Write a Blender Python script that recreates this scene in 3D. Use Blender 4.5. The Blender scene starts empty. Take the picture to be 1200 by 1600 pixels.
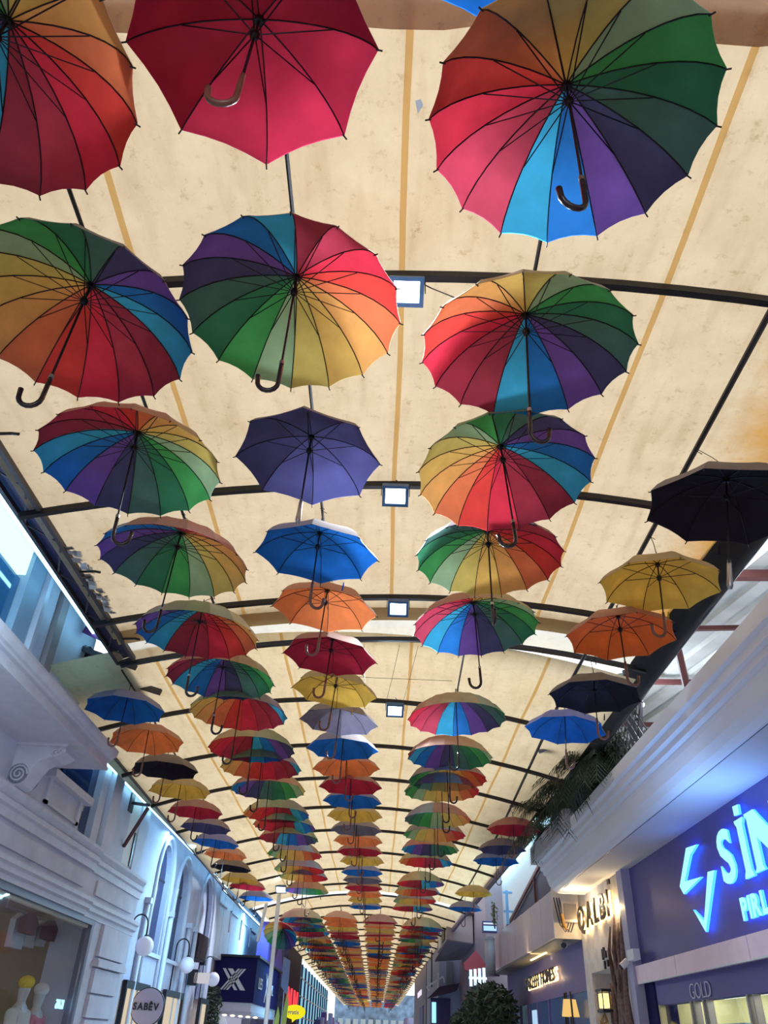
import bpy, math, random
from mathutils import Vector, Matrix
random.seed(7)
PI = math.pi
scene = bpy.context.scene
COL = scene.collection

# ---------------------------------------------------------------- camera
CZ = 1.6
cam_data = bpy.data.cameras.new('camera')
cam = bpy.data.objects.new('camera', cam_data)
COL.objects.link(cam)
cam_data.sensor_fit = 'VERTICAL'
cam_data.sensor_height = 32.0
cam_data.lens = 32.0 * 1200.0 / 1600.0
cam_data.clip_start = 0.05
cam_data.clip_end = 500
cR = Vector((0.99930747, -0.00961338, 0.03594664))
cU = Vector((-0.03506565, -0.56650264, 0.82331352))
cF = Vector((-0.01244904, 0.82400385, 0.56644742))
cam.matrix_world = Matrix(((cR.x, cU.x, -cF.x, 0), (cR.y, cU.y, -cF.y, 0), (cR.z, cU.z, -cF.z, CZ), (0, 0, 0, 1)))
scene.camera = cam

# ---------------------------------------------------------------- world, exposure
world = bpy.data.worlds.new('world')
scene.world = world
world.use_nodes = True
bg = world.node_tree.nodes['Background']
bg.inputs['Color'].default_value = (0.93, 0.96, 1.0, 1)
bg.inputs['Strength'].default_value = 1.8
scene.view_settings.view_transform = 'Standard'
scene.view_settings.look = 'None'
scene.view_settings.exposure = 0.0
scene.view_settings.gamma = 1.0
scene.view_settings.use_curve_mapping = False
cy = scene.cycles
cy.max_bounces = 8
cy.diffuse_bounces = 6
cy.glossy_bounces = 2
cy.transmission_bounces = 8
cy.transparent_max_bounces = 8
cy.sample_clamp_indirect = 4.0
cy.caustics_reflective = False
cy.caustics_refractive = False
cy.use_denoising = True

def lamp(name, kind, loc, energy, color, size=0.1, direction=None, spot=None, parent=None, size_y=None):
    d = bpy.data.lights.new(name, kind)
    d.energy = energy
    d.color = color
    if kind == 'AREA':
        d.size = size
        if size_y:
            d.shape = 'RECTANGLE'; d.size_y = size_y
    else:
        d.shadow_soft_size = size
    if kind == 'SPOT' and spot:
        d.spot_size = spot; d.spot_blend = 0.6
    o = bpy.data.objects.new(name, d)
    o.location = loc
    if direction is not None:
        o.rotation_euler = Vector(direction).to_track_quat('-Z', 'Y').to_euler()
    COL.objects.link(o)
    if parent:
        o.parent = parent
        o.location = Vector(loc) - parent.location
    return o

# ---------------------------------------------------------------- materials
def lin(r, g, b):
    f = lambda c: (c / 255 / 12.92) if c <= 10 else ((c / 255 + 0.055) / 1.055) ** 2.4
    return (f(r), f(g), f(b), 1)

MATS = {}
def mat(name, color, rough=0.6, metal=0.0, emit=None, strength=0.0, noise=0.0, nscale=8.0, bump=0.0, translucent=0.0, spec=None):
    if name in MATS:
        return MATS[name]
    m = bpy.data.materials.new(name); MATS[name] = m
    m.use_nodes = True
    nt = m.node_tree; N = nt.nodes; L = nt.links
    p = N['Principled BSDF']; out = N['Material Output']
    p.inputs['Base Color'].default_value = color
    p.inputs['Roughness'].default_value = rough
    p.inputs['Metallic'].default_value = metal
    if spec is not None:
        p.inputs['Specular IOR Level'].default_value = spec
    if emit:
        p.inputs['Emission Color'].default_value = emit
        p.inputs['Emission Strength'].default_value = strength
    csock = None
    if noise or bump:
        tc = N.new('ShaderNodeTexCoord')
        nz = N.new('ShaderNodeTexNoise'); nz.inputs['Scale'].default_value = nscale
        nz.inputs['Detail'].default_value = 5
        L.new(tc.outputs['Object'], nz.inputs['Vector'])
    if noise:
        mx = N.new('ShaderNodeMix'); mx.data_type = 'RGBA'
        rp = N.new('ShaderNodeValToRGB')
        rp.color_ramp.elements[0].position = 0.35; rp.color_ramp.elements[1].position = 0.7
        L.new(nz.outputs['Fac'], rp.inputs['Fac'])
        L.new(rp.outputs['Color'], mx.inputs['Factor'])
        k = 1 - noise
        mx.inputs['A'].default_value = (color[0] * k, color[1] * k, color[2] * k, 1)
        k = 1 + noise * 0.5
        mx.inputs['B'].default_value = (min(1, color[0] * k), min(1, color[1] * k), min(1, color[2] * k), 1)
        csock = mx.outputs['Result']
        L.new(csock, p.inputs['Base Color'])
    if bump:
        b = N.new('ShaderNodeBump'); b.inputs['Strength'].default_value = bump
        b.inputs['Distance'].default_value = 0.02
        L.new(nz.outputs['Fac'], b.inputs['Height'])
        L.new(b.outputs['Normal'], p.inputs['Normal'])
    if translucent:
        t = N.new('ShaderNodeBsdfTranslucent')
        t.inputs['Color'].default_value = color
        if csock: L.new(csock, t.inputs['Color'])
        ms = N.new('ShaderNodeMixShader'); ms.inputs['Fac'].default_value = translucent
        L.new(p.outputs[0], ms.inputs[1]); L.new(t.outputs[0], ms.inputs[2])
        L.new(ms.outputs[0], out.inputs['Surface'])
    return m

def emat(name, color, strength):
    if name in MATS: return MATS[name]
    m = bpy.data.materials.new(name); MATS[name] = m
    m.use_nodes = True
    nt = m.node_tree; N = nt.nodes
    N.remove(N['Principled BSDF'])
    e = N.new('ShaderNodeEmission'); e.inputs[0].default_value = color; e.inputs[1].default_value = strength
    nt.links.new(e.outputs[0], N['Material Output'].inputs['Surface'])
    return m

def glassmat(name, tint=(0.9, 0.95, 1, 1), mixf=0.25, rough=0.03):
    if name in MATS: return MATS[name]
    m = bpy.data.materials.new(name); MATS[name] = m
    m.use_nodes = True
    nt = m.node_tree; N = nt.nodes
    N.remove(N['Principled BSDF'])
    tr = N.new('ShaderNodeBsdfTransparent'); tr.inputs[0].default_value = tint
    gl = N.new('ShaderNodeBsdfGlossy'); gl.inputs['Roughness'].default_value = rough
    gl.inputs['Color'].default_value = (1, 1, 1, 1)
    ms = N.new('ShaderNodeMixShader')
    ms.inputs[0].default_value = mixf
    nt.links.new(tr.outputs[0], ms.inputs[1]); nt.links.new(gl.outputs[0], ms.inputs[2])
    nt.links.new(ms.outputs[0], N['Material Output'].inputs['Surface'])
    return m

def tarp_mat(name, base, stain, stain_x=None, fac=0.62):
    m = bpy.data.materials.new(name); MATS[name] = m
    m.use_nodes = True
    nt = m.node_tree; N = nt.nodes; L = nt.links
    p = N['Principled BSDF']; out = N['Material Output']
    p.inputs['Roughness'].default_value = 0.8
    tc = N.new('ShaderNodeTexCoord')
    n1 = N.new('ShaderNodeTexNoise'); n1.inputs['Scale'].default_value = 1.3; n1.inputs['Detail'].default_value = 8; n1.inputs['Roughness'].default_value = 0.72
    n2 = N.new('ShaderNodeTexNoise'); n2.inputs['Scale'].default_value = 14; n2.inputs['Detail'].default_value = 6; n2.inputs['Roughness'].default_value = 0.75
    mp = N.new('ShaderNodeMapping'); mp.inputs['Scale'].default_value = (3.0, 0.5, 1)
    L.new(tc.outputs['Object'], mp.inputs['Vector'])
    n3 = N.new('ShaderNodeTexNoise'); n3.inputs['Scale'].default_value = 3; n3.inputs['Detail'].default_value = 4
    L.new(mp.outputs[0], n3.inputs['Vector'])
    L.new(tc.outputs['Object'], n1.inputs['Vector']); L.new(tc.outputs['Object'], n2.inputs['Vector'])
    r1 = N.new('ShaderNodeMapRange'); r1.inputs['From Min'].default_value = 0.35; r1.inputs['From Max'].default_value = 0.7
    r1.inputs['To Min'].default_value = 0.0; r1.inputs['To Max'].default_value = 0.35
    L.new(n1.outputs['Fac'], r1.inputs['Value'])
    r2 = N.new('ShaderNodeMapRange'); r2.inputs['From Min'].default_value = 0.56; r2.inputs['From Max'].default_value = 0.72
    r2.inputs['To Max'].default_value = 0.45
    L.new(n2.outputs['Fac'], r2.inputs['Value'])
    r3 = N.new('ShaderNodeMapRange'); r3.inputs['From Min'].default_value = 0.5; r3.inputs['From Max'].default_value = 0.8
    r3.inputs['To Max'].default_value = 0.3
    L.new(n3.outputs['Fac'], r3.inputs['Value'])
    ad = N.new('ShaderNodeMath'); ad.operation = 'ADD'; ad.use_clamp = True
    L.new(r1.outputs[0], ad.inputs[0]); L.new(r2.outputs[0], ad.inputs[1])
    ad2 = N.new('ShaderNodeMath'); ad2.operation = 'ADD'; ad2.use_clamp = True
    L.new(ad.outputs[0], ad2.inputs[0]); L.new(r3.outputs[0], ad2.inputs[1])
    mx = N.new('ShaderNodeMix'); mx.data_type = 'RGBA'
    mx.inputs['A'].default_value = base; mx.inputs['B'].default_value = stain
    L.new(ad2.outputs[0], mx.inputs['Factor'])
    cs = mx.outputs['Result']
    if stain_x:
        # old rain dirt that has settled along the right-hand edge of the sheet
        sx = N.new('ShaderNodeSeparateXYZ'); L.new(tc.outputs['Object'], sx.inputs[0])
        nn = N.new('ShaderNodeMath'); nn.operation = 'MULTIPLY_ADD'
        L.new(n1.outputs['Fac'], nn.inputs[0]); nn.inputs[1].default_value = 0.9; L.new(sx.outputs['X'], nn.inputs[2])
        rr = N.new('ShaderNodeMapRange'); rr.inputs['From Min'].default_value = stain_x; rr.inputs['From Max'].default_value = stain_x + 0.45
        L.new(nn.outputs[0], rr.inputs['Value'])
        m2 = N.new('ShaderNodeMix'); m2.data_type = 'RGBA'
        m3 = N.new('ShaderNodeMix'); m3.data_type = 'RGBA'
        m3.inputs['A'].default_value = lin(196, 140, 62); m3.inputs['B'].default_value = lin(232, 178, 80)
        L.new(r1.outputs[0], m3.inputs['Factor'])
        L.new(rr.outputs[0], m2.inputs['Factor']); L.new(cs, m2.inputs['A']); L.new(m3.outputs['Result'], m2.inputs['B'])
        cs = m2.outputs['Result']
    L.new(cs, p.inputs['Base Color'])
    t = N.new('ShaderNodeBsdfTranslucent'); L.new(cs, t.inputs['Color'])
    ms = N.new('ShaderNodeMixShader'); ms.inputs[0].default_value = fac
    L.new(p.outputs[0], ms.inputs[1]); L.new(t.outputs[0], ms.inputs[2])
    L.new(ms.outputs[0], out.inputs['Surface'])
    return m

M_WALL = mat('lavender_white_plaster', lin(198, 193, 208), 0.75, noise=0.12, nscale=2.5, bump=0.15)
M_WALL2 = mat('cool_white_plaster', lin(205, 208, 225), 0.75, noise=0.08, nscale=3)
M_MOULD = mat('painted_moulding', lin(198, 193, 208), 0.6, noise=0.08, nscale=6)
M_GREYP = mat('grey_cornice_paint', lin(222, 222, 232), 0.6, noise=0.03, nscale=2)
M_BLACK = mat('black_steel', lin(30, 26, 30), 0.5, 0.3)
M_DARK = mat('dark_plastic', lin(24, 22, 30), 0.4)
M_NAVYP = mat('navy_panel', lin(94, 86, 150), 0.45)
M_NAVYD = mat('dark_navy_board', lin(36, 34, 84), 0.9, spec=0.1)
M_PINK = mat('pink_stone_band', lin(250, 228, 244), 0.5, noise=0.06, nscale=4)
M_REDST = mat('red_oxide_steel', lin(92, 46, 46), 0.6, noise=0.15, nscale=6)
M_CORR = mat('galvanised_sheet', lin(205, 212, 212), 0.4, 0.3, noise=0.15, nscale=3)
M_CLOTH = mat('black_cloth', lin(22, 20, 22), 0.9)
M_TRUSS = mat('truss_paint', lin(72, 66, 70), 0.5, 0.3)
M_WOOD = mat('varnished_wood', lin(120, 70, 50), 0.4, noise=0.3, nscale=20)
M_METAL = mat('bare_metal', lin(170, 165, 165), 0.3, 0.9)
M_LEAF = mat('dark_leaf', lin(52, 66, 48), 0.6, noise=0.3, nscale=9, translucent=0.15)
M_LEAF2 = mat('bright_leaf', lin(80, 110, 50), 0.6, noise=0.3, nscale=9, translucent=0.2)
M_BARK = mat('rough_bark', lin(92, 66, 66), 0.9, noise=0.5, nscale=14, bump=0.8)
M_STONE = mat('pale_stone', lin(208, 198, 192), 0.8, noise=0.15, nscale=6, bump=0.3)
M_WHITE = mat('white_plastic', lin(225, 228, 235), 0.4)
M_FLOOR = mat('street_paving', lin(190, 186, 186), 0.7, noise=0.2, nscale=2)
M_CLAD = mat('mauve_cladding', lin(176, 160, 170), 0.35, noise=0.06, nscale=2)

# ---------------------------------------------------------------- mesh helpers
class MB:
    def __init__(s):
        s.v = []; s.f = []; s.m = []; s.smooth = False
    def quad(s, a, b, c, d, mi=0):
        n = len(s.v); s.v += [tuple(a), tuple(b), tuple(c), tuple(d)]; s.f.append((n, n + 1, n + 2, n + 3)); s.m.append(mi)
    def box(s, x0, x1, y0, y1, z0, z1, mi=0):
        n = len(s.v)
        s.v += [(x0, y0, z0), (x1, y0, z0), (x1, y1, z0), (x0, y1, z0), (x0, y0, z1), (x1, y0, z1), (x1, y1, z1), (x0, y1, z1)]
        for q in ((0, 3, 2, 1), (4, 5, 6, 7), (0, 1, 5, 4), (1, 2, 6, 5), (2, 3, 7, 6), (3, 0, 4, 7)):
            s.f.append(tuple(n + i for i in q)); s.m.append(mi)
    def obox(s, c, ax, ay, az, mi=0):
        c = Vector(c); ax = Vector(ax); ay = Vector(ay); az = Vector(az); n = len(s.v)
        for k in ((-1, -1, -1), (1, -1, -1), (1, 1, -1), (-1, 1, -1), (-1, -1, 1), (1, -1, 1), (1, 1, 1), (-1, 1, 1)):
            s.v.append(tuple(c + ax * k[0] + ay * k[1] + az * k[2]))
        for q in ((0, 3, 2, 1), (4, 5, 6, 7), (0, 1, 5, 4), (1, 2, 6, 5), (2, 3, 7, 6), (3, 0, 4, 7)):
            s.f.append(tuple(n + i for i in q)); s.m.append(mi)
    def bar(s, a, b, w, h=None, up=(0, 0, 1), mi=0):
        a = Vector(a); b = Vector(b); h = h or w
        d = (b - a); l = d.length; d.normalize()
        u = Vector(up)
        if abs(d.dot(u)) > 0.98: u = Vector((0, 1, 0))
        sx = d.cross(u).normalized(); u = sx.cross(d).normalized()
        s.obox((a + b) / 2, sx * w / 2, d * l / 2, u * h / 2, mi)
    def tube(s, pts, r, n=6, mi=0, caps=True):
        pts = [Vector(p) for p in pts]
        rs = r if isinstance(r, (list, tuple)) else [r] * len(pts)
        base = len(s.v); prev = None
        for i, p in enumerate(pts):
            if i == 0: t = pts[1] - pts[0]
            elif i == len(pts) - 1: t = pts[-1] - pts[-2]
            else: t = pts[i + 1] - pts[i - 1]
            t.normalize()
            if prev is None:
                u = Vector((0, 0, 1)) if abs(t.z) < 0.9 else Vector((1, 0, 0))
                u = (u - t * u.dot(t)).normalized()
            else:
                u = (prev - t * prev.dot(t)).normalized()
            prev = u; w = t.cross(u)
            for k in range(n):
                a = 2 * PI * k / n
                s.v.append(tuple(p + (u * math.cos(a) + w * math.sin(a)) * rs[i]))
        for i in range(len(pts) - 1):
            for k in range(n):
                k2 = (k + 1) % n
                s.f.append((base + i * n + k, base + i * n + k2, base + (i + 1) * n + k2, base + (i + 1) * n + k)); s.m.append(mi)
        if caps:
            s.f.append(tuple(base + k for k in reversed(range(n)))); s.m.append(mi)
            e = base + (len(pts) - 1) * n
            s.f.append(tuple(e + k for k in range(n))); s.m.append(mi)
    def poly(s, pts, ext, mi=0):
        # flat polygon pts pulled along vector ext (closed prism)
        ext = Vector(ext); n = len(s.v); k = len(pts)
        s.v += [tuple(p) for p in pts] + [tuple(Vector(p) + ext) for p in pts]
        s.f.append(tuple(n + i for i in range(k))); s.m.append(mi)
        s.f.append(tuple(n + k + i for i in reversed(range(k)))); s.m.append(mi)
        for i in range(k):
            j = (i + 1) % k
            s.f.append((n + i, n + k + i, n + k + j, n + j)); s.m.append(mi)
    def sphere(s, c, r, seg=12, rings=8, mi=0, sc=(1, 1, 1)):
        n = len(s.v)
        for i in range(rings + 1):
            t = PI * i / rings
            for k in range(seg):
                a = 2 * PI * k / seg
                s.v.append((c[0] + r * sc[0] * math.sin(t) * math.cos(a), c[1] + r * sc[1] * math.sin(t) * math.sin(a), c[2] + r * sc[2] * math.cos(t)))
        for i in range(rings):
            for k in range(seg):
                k2 = (k + 1) % seg
                s.f.append((n + i * seg + k, n + (i + 1) * seg + k, n + (i + 1) * seg + k2, n + i * seg + k2)); s.m.append(mi)
    def data(s, name, mats):
        me = bpy.data.meshes.new(name)
        me.from_pydata(s.v, [], s.f)
        for m in (mats if isinstance(mats, (list, tuple)) else [mats]): me.materials.append(m)
        if any(s.m): me.polygons.foreach_set('material_index', s.m)
        if s.smooth: me.polygons.foreach_set('use_smooth', [True] * len(me.polygons))
        me.update()
        return me
    def build(s, name, mats, parent=None):
        return place(name, s.data(name, mats), parent)

def place(name, me, parent=None, loc=None):
    o = bpy.data.objects.new(name, me)
    COL.objects.link(o)
    if parent is not None:
        o.parent = parent
        o.matrix_parent_inverse = Matrix.Identity(4)
        # meshes are written in world space: undo the parent's own place
        o.matrix_basis = WORLD_OF(parent).inverted()
    return o

def WORLD_OF(o):
    m = o.matrix_basis.copy()
    p = o.parent
    while p is not None:
        m = p.matrix_basis @ m
        p = p.parent
    return m

def thing(name, label, cat, loc=(0, 0, 0), group=None, kind=None):
    o = bpy.data.objects.new(name, None)
    o.empty_display_size = 0.1
    COL.objects.link(o)
    o.location = loc
    tag(o, label, cat, group, kind)
    return o

def tag(o, label=None, cat=None, group=None, kind=None):
    if label: o['label'] = label
    if cat: o['category'] = cat
    if group: o['group'] = group
    if kind: o['kind'] = kind
    return o

def text_mesh(txt, size, ext, bold=0.0, xscale=1.0):
    cu = bpy.data.curves.new('lettering', 'FONT')
    cu.body = txt; cu.size = size; cu.extrude = ext; cu.offset = bold
    cu.resolution_u = 4
    o = bpy.data.objects.new('tmp', cu)
    COL.objects.link(o)
    dg = bpy.context.evaluated_depsgraph_get()
    me = bpy.data.meshes.new_from_object(o.evaluated_get(dg))
    bpy.data.objects.remove(o)
    me.transform(Matrix.Diagonal((xscale, 1, 1, 1)))
    return me

def text_on(name, txt, origin, right, up, size, ext, mats, parent, bold=0.0, xscale=1.0, each=True, gap=0.0):
    """one object per letter; mats = (face, side)"""
    right = Vector(right).normalized(); up = Vector(up).normalized(); nrm = right.cross(up)
    pen = 0.0; out = []
    for ch in (txt if each else [txt]):
        if ch == ' ':
            pen += size * 0.3 * xscale; continue
        me = text_mesh(ch, size, ext, bold, xscale)
        xs = [v.co.x for v in me.vertices]
        if not xs: continue
        w = max(xs) - min(xs); x0 = min(xs)
        M = Matrix(((right.x, up.x, nrm.x, 0), (right.y, up.y, nrm.y, 0), (right.z, up.z, nrm.z, 0), (0, 0, 0, 1)))
        me.transform(Matrix.Translation(Vector(origin) + right * (pen - x0) + nrm * ext) @ M)
        me.materials.clear()
        for m in mats: me.materials.append(m)
        if len(mats) > 1:
            for p in me.polygons:
                p.material_index = 0 if p.normal.dot(nrm) > 0.5 else 1
        o = place(name, me, parent)
        out.append(o)
        pen += w + size * 0.09 * xscale + gap
    return out

def sweep(mb, prof, path, mi=0, close=True):
    """prof: (d, z) outward distance and height; path: list of ((x,y),(nx,ny))"""
    n = len(mb.v); k = len(prof)
    for (px, py), (nx, ny) in path:
        for d, z in prof:
            mb.v.append((px + nx * d, py + ny * d, z))
    for i in range(len(path) - 1):
        for j in range(k if close else k - 1):
            j2 = (j + 1) % k
            mb.f.append((n + i * k + j, n + i * k + j2, n + (i + 1) * k + j2, n + (i + 1) * k + j)); mb.m.append(mi)
    if close:
        mb.f.append(tuple(n + j for j in reversed(range(k)))); mb.m.append(mi)
        e = n + (len(path) - 1) * k
        mb.f.append(tuple(e + j for j in range(k))); mb.m.append(mi)

def straight(x, nx, y0, y1):
    return [((x, y0), (nx, 0)), ((x, y1), (nx, 0))]

ORD = {1: 'first', 2: 'second', 3: 'third', 4: 'fourth', 5: 'fifth', 6: 'sixth', 7: 'seventh', 8: 'eighth', 9: 'ninth', 10: 'tenth',
       11: 'eleventh', 12: 'twelfth', 13: 'thirteenth', 14: 'fourteenth', 15: 'fifteenth', 16: 'sixteenth', 17: 'seventeenth', 18: 'eighteenth', 19: 'nineteenth'}
TENS = {2: ('twentieth', 'twenty'), 3: ('thirtieth', 'thirty'), 4: ('fortieth', 'forty'), 5: ('fiftieth', 'fifty'), 6: ('sixtieth', 'sixty'), 7: ('seventieth', 'seventy')}
def ordinal(n):
    if n in ORD: return ORD[n]
    t, u = divmod(n, 10)
    return TENS[t][0] if u == 0 else TENS[t][1] + '-' + ORD[u]

# ================================================================ roof over the street
def roof_z(x, seg):
    if seg == 1:
        return CZ + 3.80 - (0.037 if x < 0.5 else 0.05) * (x - 0.5) ** 2
    return CZ + 3.80 - 0.047 * (x + 0.35) ** 2

M_TARP1 = tarp_mat('cream_tarpaulin', lin(226, 206, 172), lin(160, 128, 84), stain_x=2.75)
M_TARP2 = tarp_mat('cream_tarpaulin_far', lin(232, 212, 174), lin(176, 146, 98))
M_TARP0 = tarp_mat('brown_tarpaulin', lin(188, 150, 120), lin(110, 80, 70), fac=0.4)
M_TARPW = tarp_mat('white_tarpaulin', lin(240, 236, 222), lin(200, 196, 180))
M_SEAM = mat('ochre_seam_tape', lin(240, 212, 160), 0.8, translucent=0.85)

def tarp(label, seg, x0, x1, y0, y1, m, seams=(), dz=0.0, sag=0.0, ragged=0.0, wob=0.0, name='tarpaulin'):
    nx = 26; ny = max(2, int((y1 - y0) / 0.35))
    mb = MB(); mb.smooth = True
    rnd = random.Random(int(y0 * 10) + 5)
    for j in range(ny + 1):
        y = y0 + (y1 - y0) * j / ny
        for i in range(nx + 1):
            x = x0 + (x1 - x0) * i / nx
            yy = y
            if ragged and j == ny: yy += rnd.uniform(-ragged, ragged)
            z = roof_z(x, seg) + dz + sag * math.sin(PI * (y % 2.0) / 2.0)
            if wob: z += wob * math.sin(x * 9 + y * 3) * math.sin(y * 7 + x)
            mb.v.append((x, yy, z))
    for j in range(ny):
        for i in range(nx):
            a = j * (nx + 1) + i
            mb.f.append((a, a + 1, a + nx + 2, a + nx + 1)); mb.m.append(0)
    root = thing(name, label, 'tarpaulin', (0, (y0 + y1) / 2, CZ + 3.8))
    mb.build('sheet', m, root)
    for sx in seams:
        sb = MB(); w = 0.018
        n = max(2, int((y1 - y0) / 0.5))
        for j in range(n):
            ya = y0 + (y1 - y0) * j / n; yb = y0 + (y1 - y0) * (j + 1) / n
            wa = 0.008 * math.sin(ya * 2.1 + sx); wb = 0.008 * math.sin(yb * 2.1 + sx)
            za = roof_z(sx - w, seg) + dz - 0.006; zb = roof_z(sx + w, seg) + dz - 0.006
            sb.quad((sx - w + wa, ya, za), (sx - w + wb, yb, za), (sx + w + wb, yb, zb), (sx + w + wa, ya, zb))
        sb.build('seam', M_SEAM, root)
    return root

tarp('brown doubled tarpaulin with torn edge directly above the camera', 1, -2.9, 3.2, -7.0, 1.62, M_TARP0, dz=-0.02, ragged=0.03, wob=0.01)
tarp('nearest cream tarpaulin with ochre seams and a rusty stained right edge', 1, -2.9, 2.84, 1.5, 7.45, M_TARP1, seams=(-1.54, 0.0, 1.56))
tarp('narrow white tarpaulin strip between the two cream tarpaulins', 1, -2.9, 2.95, 7.2, 8.25, M_TARPW, dz=0.09)
tarp('long middle cream tarpaulin with four ochre seams', 2, -4.02, 2.72, 7.95, 26.3, M_TARP2, seams=(-2.7, -1.23, 0.27, 1.8))
tarp('furthest cream tarpaulin running to the end of the street', 2, -3.8, 2.6, 27.0, 108, M_TARP2, seams=(-2.3, -0.6, 0.9))
# hem folded down at the end of the first sheet
def hem(label, seg, x0, x1, y0, y1, drop, m):
    mb = MB(); n = 20
    for i in range(n):
        xa = x0 + (x1 - x0) * i / n; xb = x0 + (x1 - x0) * (i + 1) / n
        mb.quad((xa, y0, roof_z(xa, seg) - 0.01), (xb, y0, roof_z(xb, seg) - 0.01), (xb, y1, roof_z(xb, seg) - drop), (xa, y1, roof_z(xa, seg) - drop))
    return tag(mb.build('tarpaulin_hem', m), label, 'hem')
hem('tan folded hem at the far edge of the nearest cream tarpaulin', 1, -2.85, 2.85, 7.28, 7.5, 0.05, mat('tan_hem', lin(190, 160, 110), 0.8, translucent=0.3))
mb = MB()
for i in range(24):
    xa = -3.9 + 6.6 * i / 24; xb = xa + 6.6 / 24
    za = roof_z(xa, 2) - 0.03; zb = roof_z(xb, 2) - 0.03
    mb.quad((xa, 26.2, za), (xb, 26.2, zb), (xb, 26.75, zb), (xa, 26.75, za))
tag(mb.build('tarpaulin_strip', mat('lit_white_sheet', lin(245, 248, 250), 0.7, translucent=0.8)), 'bright white sheet strip across the roof where the long tarpaulin ends', 'tarpaulin')

# arched steel beams
BY = [(-4.6, 1), (-2.1, 1), (0.6, 1), (2.96, 1), (5.04, 1), (6.97, 1), (7.97, 1), (9.9, 2), (11.82, 2), (13.65, 2), (15.66, 2), (17.66, 2), (20.0, 2), (22.25, 2), (24.6, 2), (26.6, 2)]
y = 29.0
while y < 104: BY.append((y, 2)); y += 2.3
seen = 0
for by, seg in BY:
    x0, x1 = (-2.95, 2.95) if seg == 1 else (-3.95, 2.75)
    if by > 28: x0, x1 = -3.7, 2.55
    n = 18 if by < 27 else 8
    pts = [(x0 + (x1 - x0) * i / n, by, roof_z(x0 + (x1 - x0) * i / n, seg) - 0.055) for i in range(n + 1)]
    mb = MB()
    for a, b in zip(pts, pts[1:]): mb.bar(a, b, 0.045, 0.05)
    # small clamp lugs
    for lx in (-2.2, -0.75, 0.95, 2.3):
        if by < 20 and x0 < lx < x1:
            mb.box(lx - 0.004, lx + 0.004, by - 0.03, by - 0.02, roof_z(lx, seg) - 0.13, roof_z(lx, seg) - 0.03)
    o = mb.build('roof_beam', M_BLACK)
    if by < 1: tag(o, 'black arched steel roof beam, ' + ordinal(3 - len([b for b in BY if b[0] < by])) + ' behind the camera', 'beam', 'arched roof beams')
    else:
        seen += 1
        tag(o, 'black arched steel roof beam across the street, ' + ordinal(seen) + ' from the camera', 'beam', 'arched roof beams')

# long rods the umbrellas hang from
RODZ = CZ + 3.47
def rod(label, pts, r=0.011):
    mb = MB(); mb.tube(pts, r, 6)
    return tag(mb.build('hanging_rod', M_BLACK), label, 'rod', 'rods the umbrellas hang from')
rod('black rod carrying the umbrella row left of the middle', [(-1.62, 0.3, RODZ - 0.12), (-1.66, 4, RODZ - 0.08), (-1.75, 8, RODZ), (-1.8, 26, RODZ)])
rod('black rod carrying the middle umbrella row', [(-0.57, 0.3, RODZ), (-0.57, 9, RODZ), (-0.42, 26, RODZ)])
rod('black rod carrying the rainbow row right of the middle', [(0.68, 0.3, RODZ), (0.76, 5, RODZ), (0.9, 12, RODZ), (0.93, 26, RODZ)])
rod('thick black pipe along the right-hand side of the roof', [(2.1, 0.5, CZ + 3.5), (2.12, 9, CZ + 3.5), (2.3, 16, CZ + 3.46), (2.36, 26, CZ + 3.46)], 0.019)
rod('black rod carrying the plain umbrella row beside the left truss', [(-3.08, 8.4, RODZ - 0.05), (-3.2, 14, RODZ - 0.05), (-3.4, 25, RODZ - 0.05)])
for k, fx in enumerate((-2.45, -1.25, 0.03, 1.4)):
    rod(('leftmost', 'second from left', 'second from right', 'rightmost')[k] + ' of the four rods in the far part of the roof', [(fx, 27, RODZ), (fx, 103, RODZ)])

# ---- thin wires and cables under the roof
def wire(label, pts, r=0.003, m=None, name='cable'):
    mb = MB(); mb.tube(pts, r, 4)
    return tag(mb.build(name, m or M_DARK), label, 'cable')
wire('thin black cable from the nearest floodlight towards the rainbow umbrella', [(0.08, 2.98, 5.33), (0.18, 2.99, 5.27), (0.35, 3.05, 5.25), (0.6, 3.1, 5.24)], 0.005)
wire('thin cross wire under the tarpaulin behind the fifth beam', [(-0.9, 9.0, 5.32), (-0.2, 9.02, 5.30), (0.8, 9.05, 5.31)], 0.003)
for k, (xa, xb) in enumerate(((-0.28, -0.29), (0.12, -0.02), (0.33, 0.2))):
    wire(('left', 'middle', 'right')[k] + ' of three thin wires running back from the fourth beam', [(xa, 8.0, 5.28), ((xa + xb) / 2, 9, 5.27), (xb, 9.9, 5.28)], 0.0025)

mb = MB(); mb.poly([(0.035, 1.93, 5.34), (0.06, 1.92, 5.34), (0.075, 1.95, 5.34), (0.05, 1.99, 5.34)], (0, 0, 0.003))
tag(mb.build('tape_scrap', mat('silver_tape', lin(215, 235, 250), 0.3)), 'tiny silvery tape scrap stuck on the nearest tarpaulin', 'tape')
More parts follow.
